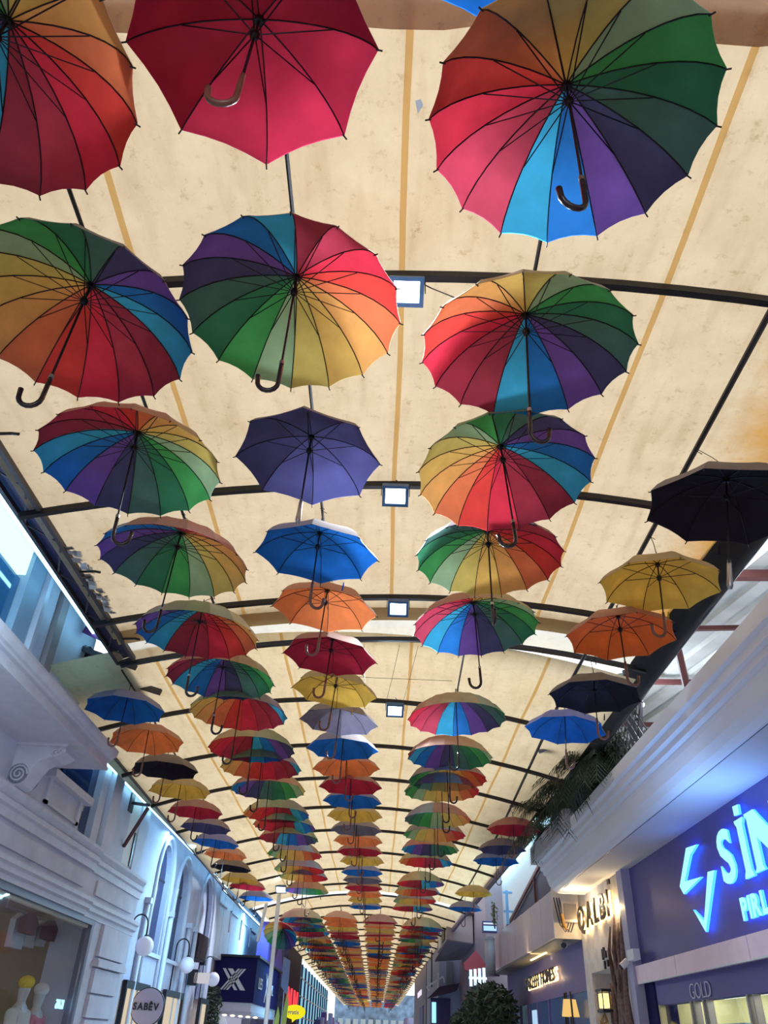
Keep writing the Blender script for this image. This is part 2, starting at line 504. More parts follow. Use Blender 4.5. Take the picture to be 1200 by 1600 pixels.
# ================================================================ floodlights
M_FLOOD = emat('floodlight_lens', (0.8, 0.97, 1.0, 1), 9.0)
M_FLOODB = mat('floodlight_housing', lin(40, 80, 130), 0.4, 0.2)
def floodlight(px, py, pz, label, s=1.0, power=40, aim=(0, -0.55, -0.84)):
    power *= 4.2
    root = thing('floodlight', label, 'lamp', (px, py, pz), 'floodlights on the roof beams')
    d = Vector(aim).normalized(); rt = Vector((1, 0, 0)); up = rt.cross(d).normalized()
    if up.z < 0: up = -up
    c = Vector((px, py, pz))
    h = MB(); w = 0.1 * s; v = 0.085 * s
    # frame of four bars round the lens, body behind it, cooling fins
    h.obox(c - d * 0.02, rt * w, up * v, d * 0.02)
    for sg in (-1, 1):
        h.obox(c + rt * sg * (w - 0.012) + d * 0.008, rt * 0.012, up * v, d * 0.01)
        h.obox(c + up * sg * (v - 0.012) + d * 0.008, rt * (w - 0.024), up * 0.012, d * 0.01)
    for k in range(5):
        h.obox(c - d * 0.05 + rt * (k - 2) * 0.03 * s, rt * 0.003, up * v * 0.8, d * 0.015)
    h.build('housing', M_FLOODB, root)
    l = MB(); l.obox(c + d * 0.004, rt * (w - 0.026), up * (v - 0.026), d * 0.003)
    l.build('lens', M_FLOOD, root)
    b = MB()
    for sg in (-1, 1):
        b.bar(c + rt * sg * (w + 0.008), c + rt * sg * (w + 0.008) + Vector((0, 0.03, 0.12 * s)), 0.006, 0.02)
    b.bar(c + Vector((-w - 0.008, 0.03, 0.12 * s)), c + Vector((w + 0.008, 0.03, 0.12 * s)), 0.02, 0.006)
    b.build('bracket', M_BLACK, root)
    t = MB(); t.tube([c + Vector((0.02, 0, v)), c + Vector((0.05, 0.01, v + 0.03)), c + Vector((0, 0.03, v + 0.09))], 0.004, 5)
    t.build('lead', M_DARK, root)
    lo = lamp('floodlight_beam', 'SPOT', tuple(c + d * 0.06), power, (0.72, 0.86, 1.0), 0.06, d, math.radians(150), root)
    return root
floodlight(0.03, 2.93, 5.16, 'nearest floodlight, shining blue-white under the first visible beam', 1.0, 70)
floodlight(0.01, 5.0, 5.2, 'second floodlight, beside the plain navy umbrella', 1.05, 45)
floodlight(0.08, 6.95, 5.2, 'third floodlight, right of the orange umbrella', 1.05, 40)
floodlight(0.11, 9.86, 5.2, 'fourth floodlight, right of the grey umbrella', 1.15, 40)
floodlight(0.03, -1.9, 5.16, 'added fill floodlight, unseen behind the camera', 1.0, 20, (0, 0.5, -0.87))  # unseen lamp added as cool fill for the street
floodlight(-2.8, 23.9, 5.0, 'far floodlight with a strong white glare on the left', 1.5, 90)

def dead_lamp(px, py, pz, label):
    root = thing('floodlight', label, 'lamp', (px, py, pz), 'unlit floodlights on the right-hand pipe')
    c = Vector((px, py, pz)); d = Vector((0.5, 0.4, -0.77)).normalized(); rt = Vector((0.85, -0.5, 0.25)).normalized(); up = rt.cross(d).normalized(); rt = d.cross(up)
    h = MB(); h.obox(c, rt * 0.12, up * 0.07, d * 0.02)
    for k in range(6): h.obox(c - d * 0.03 + rt * (k - 2.5) * 0.035, rt * 0.003, up * 0.06, d * 0.012)
    h.build('housing', mat('grey_lamp_housing', lin(120, 118, 124), 0.5, 0.3), root)
    b = MB(); b.bar(c, c + Vector((0, 0, 0.09)), 0.02); b.build('bracket', M_BLACK, root)
    t = MB(); t.tube([c + Vector((0.1, 0, 0)), c + Vector((0.25, 0.2, -0.1)), c + Vector((0.5, 0.5, -0.12))], 0.006, 5)
    t.build('lead', M_DARK, root)
dead_lamp(2.3, 10.9, 5.12, 'grey unlit floodlight behind the blue umbrella on the right')
dead_lamp(2.34, 14.0, 5.12, 'grey unlit floodlight above the far red umbrella on the right')

# ================================================================ umbrellas
RB = [('wine', (150, 58, 84)), ('wine', (172, 62, 92)), ('crimson', (208, 58, 88)), ('red', (208, 72, 72)), ('brick orange', (216, 126, 92)), ('tan orange', (224, 176, 112)),
      ('mustard', (222, 196, 118)), ('olive yellow', (206, 202, 124)), ('pale teal', (150, 196, 166)), ('green', (72, 172, 106)), ('dark green', (56, 134, 106)), ('grey green', (76, 124, 128)),
      ('navy', (74, 80, 134)), ('purple', (112, 88, 190)), ('blue', (42, 124, 222)), ('sky blue', (62, 176, 240))]
SOL = {'red': (176, 46, 82), 'navy': (74, 80, 144), 'blue': (32, 116, 228), 'orange': (238, 150, 100), 'yellow': (226, 204, 106), 'grey': (112, 118, 154),
       'black': (58, 54, 72), 'rust': (222, 120, 64)}
def cloth(name, rgb, tr=0.72):
    c = lin(*rgb)
    return mat('cloth_' + name.replace(' ', '_'), c, 0.55, noise=0.16, nscale=7, translucent=tr, spec=0.3)
M_RB = [cloth('%s_%d' % (n, i), c) for i, (n, c) in enumerate(RB)]
M_SOL = {k: cloth(k, v) for k, v in SOL.items()}
M_OUT = mat('sun_bleached_cloth', lin(236, 214, 194), 0.8, noise=0.08, nscale=5, translucent=0.74)
M_OUTD = mat('faded_dark_cloth', lin(150, 135, 130), 0.8, noise=0.1, nscale=5, translucent=0.4)
M_RIB = mat('umbrella_rib_steel', lin(30, 26, 36), 0.4, 0.4)
M_RUN = mat('black_nylon', lin(16, 14, 20), 0.5)
M_HANDLE = mat('brown_handle', lin(44, 30, 36), 0.25)
M_HANDW = mat('wooden_handle', lin(120, 74, 62), 0.35, noise=0.2, nscale=25)

def prof(s, R, H):
    # s: 0 at hub .. 1 at rib tip
    return R * math.sin(s * 1.22) / math.sin(1.22), H * (math.cos(s * 1.22) - math.cos(1.22)) / (1 - math.cos(1.22))

def gore(mb, k, n, R, H, mi=0, mo=1, nu=4, nv=7, off=0.0035):
    a0 = 2 * PI * k / n; da = 2 * PI / n; cth = math.cos(PI / n)
    sag = 0.045 if n >= 12 else 0.07
    for layer, (dz, m) in enumerate(((0.0, mi), (off, mo))):
        b = len(mb.v)
        for j in range(nv + 1):
            for i in range(nu + 1):
                u = i / nu; a = a0 + da * u
                w = 4 * u * (1 - u)
                s = j / nv * (1 - sag * w * (j / nv) ** 2)
                r, z = prof(s, R, H)
                ch = cth / math.cos((u - 0.5) * da)
                ch = 1 + (ch - 1) * min(1, j / nv * 1.2)
                z -= 0.012 * w * (j / nv) * (1.6 if n < 12 else 1)
                mb.v.append((r * ch * math.cos(a), r * ch * math.sin(a), z + dz))
        for j in range(nv):
            for i in range(nu):
                q = (b + j * (nu + 1) + i, b + j * (nu + 1) + i + 1, b + (j + 1) * (nu + 1) + i + 1, b + (j + 1) * (nu + 1) + i)
                mb.f.append(q if layer == 0 else tuple(reversed(q))); mb.m.append(m)

UCACHE = {}
def umbrella_meshes(kind, col, lod, style='hook'):
    key = (kind, col, lod, style == 'straight')
    if key in UCACHE: return UCACHE[key]
    n = 16 if kind == 'rainbow' else 8
    R, H = (0.575, 0.285) if kind == 'rainbow' else (0.475, 0.215)
    d = {'n': n, 'R': R, 'H': H}
    out = M_OUTD if col == 'black' else M_OUT
    if lod == 0:
        gs = []
        for k in range(n):
            mb = MB(); mb.smooth = True
            gore(mb, 0, n, R, H)
            gs.append(mb.data('canopy_panel', [M_RB[k] if kind == 'rainbow' else M_SOL[col], out]))
            if kind != 'rainbow': gs = gs * n; break
        d['panels'] = gs
        r = MB(); pts = []
        for j in range(9):
            a, z = prof(j / 8, R, H); pts.append((a, 0, z - 0.006))
        r.tube(pts, [0.0034] * 8 + [0.0022], 5)
        e, _ = prof(1, R, H); r.tube([(e - 0.01, 0, -0.004), (e + 0.014, 0, -0.012)], 0.0035, 5)
        d['rib'] = r.data('rib', M_RIB)
        st = MB(); a, z = prof(0.5, R, H)
        st.tube([(0.012, 0, H - 0.13), (a, 0, z - 0.012)], 0.0030, 4)
        d['stretcher'] = st.data('stretcher', M_RIB)
        ru = MB(); ru.tube([(0, 0, H - 0.16), (0, 0, H - 0.15), (0, 0, H - 0.13), (0, 0, H - 0.115)], [0.011, 0.017, 0.02, 0.014], 10)
        d['runner'] = ru.data('runner', M_RUN)
        cr_ = MB(); cr_.tube([(0, 0, H - 0.03), (0, 0, H - 0.005)], [0.018, 0.02], 10)
        d['crown'] = cr_.data('crown', M_RUN)
    else:
        mb = MB(); mb.smooth = True
        nu, nv = (2, 4) if lod == 1 else (1, 3)
        for k in range(n):
            gore(mb, k, n, R, H, mi=(k if kind == 'rainbow' else 0), mo=(16 if kind == 'rainbow' else 1), nu=nu, nv=nv)
        d['canopy'] = mb.data('canopy', (M_RB + [out]) if kind == 'rainbow' else [M_SOL[col], out])
        if lod == 1:
            r = MB()
            for k in range(n):
                pts = []
                for j in range(4):
                    a, z = prof(j / 3, R, H); t = 2 * PI * k / n
                    pts.append((a * math.cos(t), a * math.sin(t), z - 0.006))
                r.tube(pts, 0.003, 3, caps=False)
            d['frame'] = r.data('rib_frame', M_RIB)
    sh = MB(); sh.tube([(0, 0, H + 0.0), (0, 0, -0.39 if kind == 'rainbow' else (-0.35 if style == 'straight' else -0.24))], 0.006, 6 if lod < 2 else 4)
    d['shaft'] = sh.data('shaft', M_RIB)
    fe = MB(); fe.tube([(0, 0, H - 0.004), (0, 0, H + 0.02), (0, 0, H + 0.1)], [0.012, 0.006, 0.004], 6)
    d['ferrule'] = fe.data('ferrule', M_RUN)
    UCACHE[key] = d
    return d

def handle_mesh(style, lod):
    key = ('handle', style, lod)
    if key in UCACHE: return UCACHE[key]
    mb = MB(); mb.smooth = True
    n = 8 if lod == 0 else (5 if lod == 1 else 4)
    if style == 'straight':
        mb.tube([(0, 0, -0.40), (0, 0, -0.43), (0, 0, -0.5), (0, 0, -0.56), (0, 0, -0.58)], [0.009, 0.013, 0.015, 0.018, 0.012], n)
    else:
        pts = [(0, 0, -0.40), (0, 0, -0.47), (0, 0, -0.55)]
        r = 0.05
        k = 8 if lod < 2 else 5
        for i in range(1, k + 1):
            t = PI * 1.02 * i / k
            pts.append((r - r * math.cos(t), 0, -0.55 - r * math.sin(t) * 1.15))
        pts.append((pts[-1][0] + 0.003, 0, pts[-1][2] + 0.03))
        mb.tube(pts, [0.010] + [0.012] * (len(pts) - 2) + [0.013], n)
    me = mb.data('handle', M_HANDW if style == 'wood' else (M_METAL if style == 'straight' else M_HANDLE))
    UCACHE[key] = me
    return me
_c = MB(); _c.tube([(0, 0, -0.425), (0, 0, -0.405)], 0.0125, 8)
COLLAR = _c.data('collar', M_METAL)

def kid(name, me, parent, rz=0.0):
    o = bpy.data.objects.new(name, me)
    COL.objects.link(o); o.parent = parent
    if rz: o.rotation_euler = (0, 0, rz)
    return o

ROWN = {'R': 'rainbow row right of the middle', 'A': 'rainbow row left of the middle', 'C': 'middle row', 'L': 'row along the left wall', 'G': 'row along the right side'}
def umbrella(row, idx, x, y, z, tx, ty, rot, col, lod, hook=None, style='hook', label=None, group=None, scale=1.0, rev=False):
    kind = 'rainbow' if col == 'rainbow' else 'plain'
    d = umbrella_meshes(kind, col, lod, style)
    n_ = Vector((math.sin(math.radians(tx)), math.sin(math.radians(ty)), 1)).normalized()
    a_ = Vector((0, 1, 0)).cross(n_).normalized(); b_ = n_.cross(a_)
    M = Matrix(((a_.x, b_.x, n_.x, x), (a_.y, b_.y, n_.y, y), (a_.z, b_.z, n_.z, z + CZ), (0, 0, 0, 1))) @ Matrix.Rotation(math.radians(rot), 4, 'Z')
    root = bpy.data.objects.new('umbrella', None); root.empty_display_size = 0.1
    COL.objects.link(root)
    root.matrix_basis = M @ Matrix.Scale(scale, 4)
    tag(root, label, 'umbrella', group)
    n = d['n']
    if lod == 0:
        for k in range(n):
            t = 2 * PI * k / n
            kk = (1 - k) % 16 if rev and kind == 'rainbow' else k
            p = kid('canopy_panel', d['panels'][kk], root, t)
            if kind == 'rainbow': p['label'] = RB[kk][0] + ' panel'
            kid('rib', d['rib'], root, t)
            kid('stretcher', d['stretcher'], root, t)
        kid('runner', d['runner'], root)
        kid('crown', d['crown'], root)
        kid('ferrule', d['ferrule'], root)
    else:
        kid('canopy', d['canopy'], root)
        kid('ferrule', d['ferrule'], root)
        if lod == 1: kid('rib_frame', d['frame'], root)
    kid('shaft', d['shaft'], root)
    hk = math.radians((hook if hook is not None else random.choice((160, 200, 20, 340, 180, 0)))) - math.radians(rot)
    h = kid('handle', handle_mesh(style, lod), root, hk)
    h.location = (0, 0, 0.035 if kind == 'rainbow' else (0.07 if style == 'straight' else 0.18))
    if lod == 0 and style == 'hook': kid('collar', COLLAR, h)
    if lod == 0 and col in ('blue', 'grey', 'black', 'yellow'):
        # closing strap hanging from the rim
        s = MB(); e = d['R'] * 0.97
        s.tube([(e, 0.0, 0.0), (e + 0.004, 0.003, -0.03), (e - 0.002, 0.006, -0.075)], [0.004, 0.007, 0.007], 4)
        kid('closing_strap', s.data('closing_strap', M_SOL[col]), root, math.radians(65))
    tip = root.matrix_basis @ Vector((0, 0, d['H'] + 0.095))
    rx = rod_at(row, y)
    if rx and lod < 2:
        w = MB(); w.tube([tuple(tip - Vector((0, 0, 0.02))), ((tip.x + rx[0]) / 2 + 0.006, tip.y, (tip.z + rx[1]) / 2), (rx[0], tip.y + 0.004, rx[1] + 0.012)], 0.0035, 4)
        if y < 9:
            w.tube([(rx[0] - 0.016, tip.y, rx[1]), (rx[0], tip.y, rx[1] + 0.018), (rx[0] + 0.018, tip.y + 0.003, rx[1]), (rx[0] + 0.006, tip.y, rx[1] - 0.02), (rx[0] + 0.04, tip.y + 0.01, rx[1] - 0.035)], 0.003, 4)
        w.build('hanging_wire', M_RUN, root)
    return root

def rod_at(row, y):
    def lerp(tab):
        for (x0, y0, z0), (x1, y1, z1) in zip(tab, tab[1:]):
            if y <= y1:
                t = (y - y0) / (y1 - y0); return (x0 + (x1 - x0) * t, z0 + (z1 - z0) * t)
        return (tab[-1][0], tab[-1][2])
    T = {'A': [(-1.62, 0.3, RODZ - 0.12), (-1.66, 4, RODZ - 0.08), (-1.75, 8, RODZ), (-1.8, 26, RODZ)], 'C': [(-0.57, 0.3, RODZ), (-0.57, 9, RODZ), (-0.42, 26, RODZ)],
         'R': [(0.68, 0.3, RODZ), (0.76, 5, RODZ), (0.9, 12, RODZ), (0.93, 26, RODZ)], 'G': [(2.1, 0.5, CZ + 3.5), (2.12, 9, CZ + 3.5), (2.3, 16, CZ + 3.46), (2.36, 26, CZ + 3.46)],
         'L': [(-3.08, 8.4, RODZ - 0.05), (-3.2, 14, RODZ - 0.05), (-3.4, 25, RODZ - 0.05)]}
    return lerp(T[row]) if row in T else None

UT = [
    ('R',0.66,1.64,3.05,0.3,-1.4,112,'rainbow'), ('R',0.69,2.92,3.08,1.3,-5.3,101,'rainbow'), ('R',0.72,3.98,3.05,-3.1,5.6,28,'rainbow'),
    ('R',0.76,5.14,3.11,-0.6,0.8,298,'rainbow'), ('R',0.79,6.39,3.13,-3.0,1.7,146,'rainbow'), ('R',0.82,8.73,3.10,-1.5,0.0,112,'rainbow'),
    ('R',0.87,10.37,3.15,0.4,0.0,168,'rainbow'), ('R',0.92,11.40,3.13,-1.9,0.1,292,'rainbow'), ('R',0.88,11.99,3.12,-1.4,0.0,298,'rainbow'),
    ('R',0.94,13.87,3.14,-0.5,0.0,258,'rainbow'), ('R',0.96,15.01,3.13,-0.2,0.0,309,'rainbow'), ('R',0.96,16.33,3.13,-0.2,0.0,174,'rainbow'),
    ('R',0.94,17.60,3.12,0.9,-0.0,45,'rainbow'), ('R',0.96,20.27,3.12,-0.3,0.0,84,'rainbow'), ('R',0.93,21.38,3.09,-0.3,-0.0,16,'rainbow'),
    ('R',0.93,22.71,3.07,-1.4,0.0,320,'rainbow'), ('R',0.92,24.15,3.07,-0.3,-0.0,84,'rainbow'), ('A',-1.58,1.40,2.93,4.0,-2.0,67,'rainbow'),
    ('A',-1.60,2.60,2.86,1.5,0.5,39,'rainbow'), ('A',-1.69,3.88,2.95,-1.7,-0.9,196,'rainbow'), ('A',-1.68,5.11,2.96,2.4,-1.7,247,'rainbow'),
    ('A',-1.80,6.60,3.05,1.1,-2.1,90,'rainbow'), ('A',-1.78,7.77,3.09,0.9,0.1,163,'rainbow'), ('A',-1.73,8.75,3.07,0.3,-0.0,28,'rainbow'),
    ('A',-1.77,10.19,3.10,-1.1,-0.1,101,'rainbow'), ('A',-1.75,11.04,3.10,-1.1,-0.1,28,'rainbow'), ('A',-1.78,12.20,3.10,-1.0,-0.1,202,'rainbow'),
    ('A',-1.84,13.92,3.13,-0.9,-0.0,61,'rainbow'), ('A',-1.79,14.79,3.13,1.3,0.1,73,'rainbow'), ('A',-1.79,15.74,3.11,0.1,0.0,123,'rainbow'),
    ('A',-1.81,17.24,3.10,0.5,0.0,320,'rainbow'), ('A',-1.85,18.97,3.10,0.4,0.0,337,'rainbow'), ('A',-1.82,19.93,3.10,-0.1,-0.0,343,'rainbow'),
    ('A',-1.91,22.05,3.11,0.6,0.0,202,'rainbow'), ('C',-0.59,1.38,3.04,0.5,0.0,0,'red'), ('C',-0.57,2.70,3.10,0.6,0.5,275,'rainbow'),
    ('C',-0.57,3.93,3.09,1.5,3.0,0,'navy'), ('C',-0.58,5.05,3.04,2.4,-2.8,0,'blue'), ('C',-0.59,6.16,3.14,4.0,-1.9,0,'orange'),
    ('C',-0.59,7.18,3.14,4.4,0.8,0,'red'), ('C',-0.58,8.07,3.12,5.4,0.1,0,'yellow'), ('C',-0.57,9.01,3.11,3.5,0.1,0,'grey'),
    ('C',-0.56,10.02,3.10,0.7,0.0,0,'blue'), ('C',-0.54,10.95,3.12,-1.9,-0.0,0,'orange'), ('C',-0.50,11.79,3.09,-0.4,-0.0,0,'red'),
    ('C',-0.50,12.77,3.12,1.0,0.0,0,'blue'), ('C',-0.48,13.74,3.12,-0.3,0.0,0,'yellow'), ('C',-0.48,14.86,3.13,0.4,0.0,0,'grey'),
    ('C',-0.46,15.76,3.12,0.6,0.0,0,'orange'), ('C',-0.45,16.85,3.13,-0.1,-0.0,0,'red'), ('C',-0.41,17.69,3.10,-0.2,0.0,0,'yellow'),
    ('C',-0.43,19.04,3.11,0.2,-0.0,0,'blue'), ('C',-0.43,20.08,3.11,0.2,0.0,0,'grey'), ('C',-0.42,21.14,3.10,-0.1,0.0,0,'red'),
    ('C',-0.41,22.19,3.10,-0.1,0.0,0,'orange'), ('C',-0.40,23.23,3.10,-0.3,-0.0,0,'yellow'), ('C',-0.40,24.37,3.09,-0.3,0.0,0,'blue'),
    ('L',-3.09,8.82,3.09,-0.2,0.7,0,'blue'), ('L',-3.06,9.81,3.03,-2.0,2.4,0,'orange'), ('L',-3.10,11.04,3.02,0.1,-0.0,0,'black'),
    ('L',-3.09,12.01,2.98,0.2,0.0,0,'yellow'), ('L',-3.19,13.67,3.06,0.8,0.1,0,'red'), ('L',-3.26,15.00,3.09,2.3,0.2,0,'navy'),
    ('L',-3.30,16.30,3.08,3.7,0.2,0,'blue'), ('L',-3.30,17.44,3.07,3.2,0.2,0,'orange'), ('L',-3.43,19.09,3.10,3.7,0.2,0,'black'),
    ('L',-3.46,20.75,3.10,2.9,0.2,0,'yellow'), ('L',-3.39,21.58,3.08,2.5,0.2,0,'red'), ('L',-3.35,23.01,3.02,1.1,0.0,0,'blue'),
    ('G',2.24,4.22,3.02,8,-7,10,'black'), ('G',2.12,5.30,3.02,3.0,-2.1,0,'yellow'), ('G',2.00,6.05,2.93,0.0,0.3,0,'rust'),
    ('G',2.14,7.57,2.98,2.6,0.2,0,'black'), ('G',2.10,8.84,3.06,3.9,0.9,0,'blue'), ('G',2.30,14.26,3.11,0.8,-0.0,0,'red'),
    ('G',2.36,16.15,3.15,0.0,0.0,0,'navy'), ('G',2.36,17.08,3.10,1.2,-0.1,0,'blue'), ('G',2.35,21.33,3.10,0.5,-0.0,0,'yellow'),
    ('G',2.37,23.78,3.07,1.7,-0.1,0,'blue'),
]
HOOKS = {'R1': 195, 'R2': 10, 'R3': 180, 'R4': 270, 'R5': 180, 'R6': 180, 'A1': 180, 'A2': 190, 'A3': 10, 'A4': 180, 'A5': 0, 'A6': 0, 'C1': 185, 'C2': 185, 'C4': 20, 'C5': 180, 'C6': 180, 'G2': 185, 'G3': 10, 'G4': 0}
cnt = {}
for row, x, y, z, tx, ty, rot, col in UT:
    cnt[row] = cnt.get(row, 0) + 1
    i = cnt[row]; key = row + str(i)
    if row == 'G': key = 'G' + str(i)
    lod = 0 if y < 8.6 else (1 if y < 18 else 2)
    desc = 'rainbow-panelled umbrella' if col == 'rainbow' else ('plain ' + {'rust': 'rust orange'}.get(col, col) + ' umbrella')
    st = 'hook'
    if row in 'C' and col != 'rainbow': st = 'straight' if i == 3 else 'wood'
    if row == 'G': st = 'straight' if i == 1 else 'wood'
    if row == 'L': st = 'wood' if i < 5 else 'hook'
    umbrella(row, i, x, y, z, tx, ty, rot, col, lod, HOOKS.get(key), st,
             label=desc + ', ' + ordinal(i) + ' from the camera in the ' + ROWN[row], group='umbrellas in the ' + ROWN[row], rev=key in ('A1', 'A5'), scale=1.14 if key == 'G1' else 1.0)
# blue umbrella showing only a corner at the top edge
umbrella('T', 1, 0.37, 0.985, 3.37, 0, 0, 0, 'blue', 0, 90, 'hook', label='plain blue umbrella showing one corner above the nearest rainbow umbrella', group='umbrellas in the rainbow row right of the middle')
# the umbrella tipped towards the street by the left wall
umbrella('T', 2, -3.0, 26.6, 2.5, 15, 50, 290, 'rainbow', 0, 180, 'hook', label='rainbow umbrella tipped open towards the camera above the navy shop sign', group='umbrellas in the row along the left wall', scale=0.95, rev=True)
# far rows
FC = ['orange', 'navy', 'red', 'yellow', 'orange', 'blue', 'red', 'orange', 'yellow', 'grey', 'orange', 'red', 'blue', 'yellow']
farn = 0
FARN = ('leftmost', 'second from left', 'second from right', 'rightmost')
for r, fx in enumerate((-2.45, -1.25, 0.03, 1.4)):
    y = 27.2 + 0.3 * r; i = 0
    while y < 88:
        i += 1
        c = 'rainbow' if r in (0, 3) and (i % 5) else FC[(i * 3 + r * 4 + i // 5) % 14]
        umbrella('F', i, fx + random.uniform(-0.015, 0.015), y, 3.48 - (0.385 if c == 'rainbow' else 0.315) * 1.22 + 0.0, random.uniform(-3, 3), random.uniform(-3, 3), random.uniform(0, 360), c, 2, None, 'hook',
                 label=('rainbow' if c == 'rainbow' else 'plain ' + c) + ' umbrella, ' + ordinal(i) + ' in the ' + FARN[r] + ' row of the far roof', group='umbrellas of the far roof', scale=1.22)
        y += 1.2 + 0.004 * (y - 27); farn += 1
mb = MB()
for r, fx in enumerate((-2.45, -1.25, 0.03, 1.4)):
    y = 89.0 + r * 0.3
    while y < 104:
        k = random.randrange(5); b = len(mb.v); n = 8
        mb.v.append((fx, y, CZ + 3.35))
        for j in range(n): mb.v.append((fx + 0.6 * math.cos(2 * PI * j / n), y + 0.6 * math.sin(2 * PI * j / n), CZ + 3.05))
        for j in range(n): mb.f.append((b, b + 1 + j, b + 1 + (j + 1) % n)); mb.m.append(k)
        mb.tube([(fx, y, CZ + 3.4), (fx, y, CZ + 2.45)], 0.008, 3, mi=5)
        y += 1.4
o = mb.build('umbrella_mass', [M_SOL['orange'], M_SOL['red'], M_SOL['navy'], M_SOL['yellow'], M_RB[0], M_RIB])
tag(o, 'mass of tiny orange, red and blue umbrellas at the far end of the roof', 'umbrellas', kind='stuff')

# ================================================================ street floor
mb = MB(); mb.box(-9, 9, -12, 112, -0.1, 0)
tag(mb.build('floor', M_FLOOR), kind='structure')

M_LEDC = emat('cyan_led', (0.33, 0.74, 1.0, 1), 12.0)
M_LEDW = emat('white_led', (0.75, 0.93, 1.0, 1), 9.0)
M_WARM = emat('warm_lamp', (1.0, 0.72, 0.35, 1), 8.0)
M_GLASSD = mat('dark_blue_glass', lin(28, 50, 96), 0.08, spec=0.8)
M_SHOPG = glassmat('shop_glass', (0.93, 0.95, 0.97, 1), 0.09)
M_SHOPIN = mat('shop_interior_wall', lin(150, 134, 106), 0.8)

# ================================================================ left: classical shop building
L1 = thing('shop_building', 'lavender-grey classical shop building with a deep moulded cornice, nearest on the left', 'building', (-4.3, 6, 0))
mb = MB()
mb.box(-4.9, -4.3, 13.12, 15.2, 0, 3.86)        # pier right of the window
mb.box(-4.9, -4.3, -6, 11.5, 3.0, 4.32); mb.box(-4.9, -4.3, 11.5, 13.12, 3.0, 3.86)
mb.box(-4.9, -4.3, -6, 2.5, 0, 3.0)
mb.box(-5.2, -4.6, 9.1, 15.2, 3.8, 6.2)
mb.build('facade_wall', M_WALL, L1)
mb = MB()
P1 = [(0, 4.32), (0.76, 4.32), (0.76, 4.345), (0.74, 4.35), (0.74, 4.43), (0.78, 4.44), (0.79, 4.46), (0.82, 4.47), (0.84, 4.50), (0.85, 4.53), (0.85, 4.56), (0, 4.6)]
sweep(mb, P1, straight(-4.3, 1, -6, 10.0))
mb.build('cornice', M_MOULD, L1)
mb = MB(); sweep(mb, [(0.735, 4.30), (0.775, 4.30), (0.775, 4.325), (0.735, 4.325)], straight(-4.3, 1, -6, 9.96)); mb.build('cornice_bead', M_MOULD, L1)
# joint lines across the cornice
for jy in ():
    mb = MB(); mb.box(-3.565, -3.44, jy, jy + 0.012, 4.34, 4.57); mb.build('cornice_joint', mat('joint_shadow_gap', lin(60, 58, 70), 0.9), L1)
# upper string course (breaks back at y = 12.4) and lower string course
for nm, prf in (('string_course', [(0, 3.52), (0.05, 3.52), (0.05, 3.62), (0.09, 3.64), (0.09, 3.70), (0.06, 3.72), (0.12, 3.78), (0.12, 3.82), (0, 3.88)]),
                ('lower_string_course', [(0, 2.94), (0.05, 2.94), (0.05, 3.0), (0.1, 3.02), (0.1, 3.08), (0.14, 3.1), (0.14, 3.15), (0, 3.2)])):
    mb = MB(); sweep(mb, prf, straight(-4.3, 1, -6, 12.5)); mb.build(nm, M_MOULD, L1)
    mb = MB(); sweep(mb, [(d * 0.85 + 0.015, z - 0.01) for d, z in prf], straight(-4.33, 1, 12.5, 15.25)); mb.build(nm, M_MOULD, L1)
# raised frieze panels
for y0, y1 in ((8.6, 12.2), (3.5, 8.2)):
    mb = MB(); mb.box(-4.3, -4.27, y0, y1, 3.26, 3.46); mb.build('frieze_panel', M_WALL, L1)
mb = MB(); mb.box(-4.3, -4.27, 12.8, 14.9, 3.24, 3.44); mb.build('frieze_panel', M_WALL, L1)
# panel under the cornice end
mb = MB()
for a, b, c, d in ((10.1, 10.2, 3.92, 4.25), (11.3, 11.4, 3.92, 4.25)): mb.box(-4.3, -4.27, a, b, c, d)
mb.box(-4.3, -4.27, 10.1, 11.4, 3.92, 3.96); mb.box(-4.3, -4.18, 10.0, 11.55, 4.22, 4.32)
mb.build('panel_moulding', M_MOULD, L1)
# pilaster with blocks and cap
for z0, z1 in ((0, 1.3), (1.33, 1.69), (1.72, 2.0), (2.03, 2.34)):
    mb = MB(); mb.box(-4.3, -4.25, 13.5, 14.85, z0, z1); mb.build('pilaster_block', M_WALL, L1)
mb = MB(); mb.box(-4.3, -4.2, 13.42, 15.0, 2.36, 2.44); mb.box(-4.3, -4.23, 13.46, 14.95, 2.44, 2.47); mb.build('pilaster_cap', M_MOULD, L1)
mb = MB(); mb.box(-4.3, -4.25, 13.5, 14.9, 2.5, 2.92); mb.build('pilaster_block', M_WALL, L1)
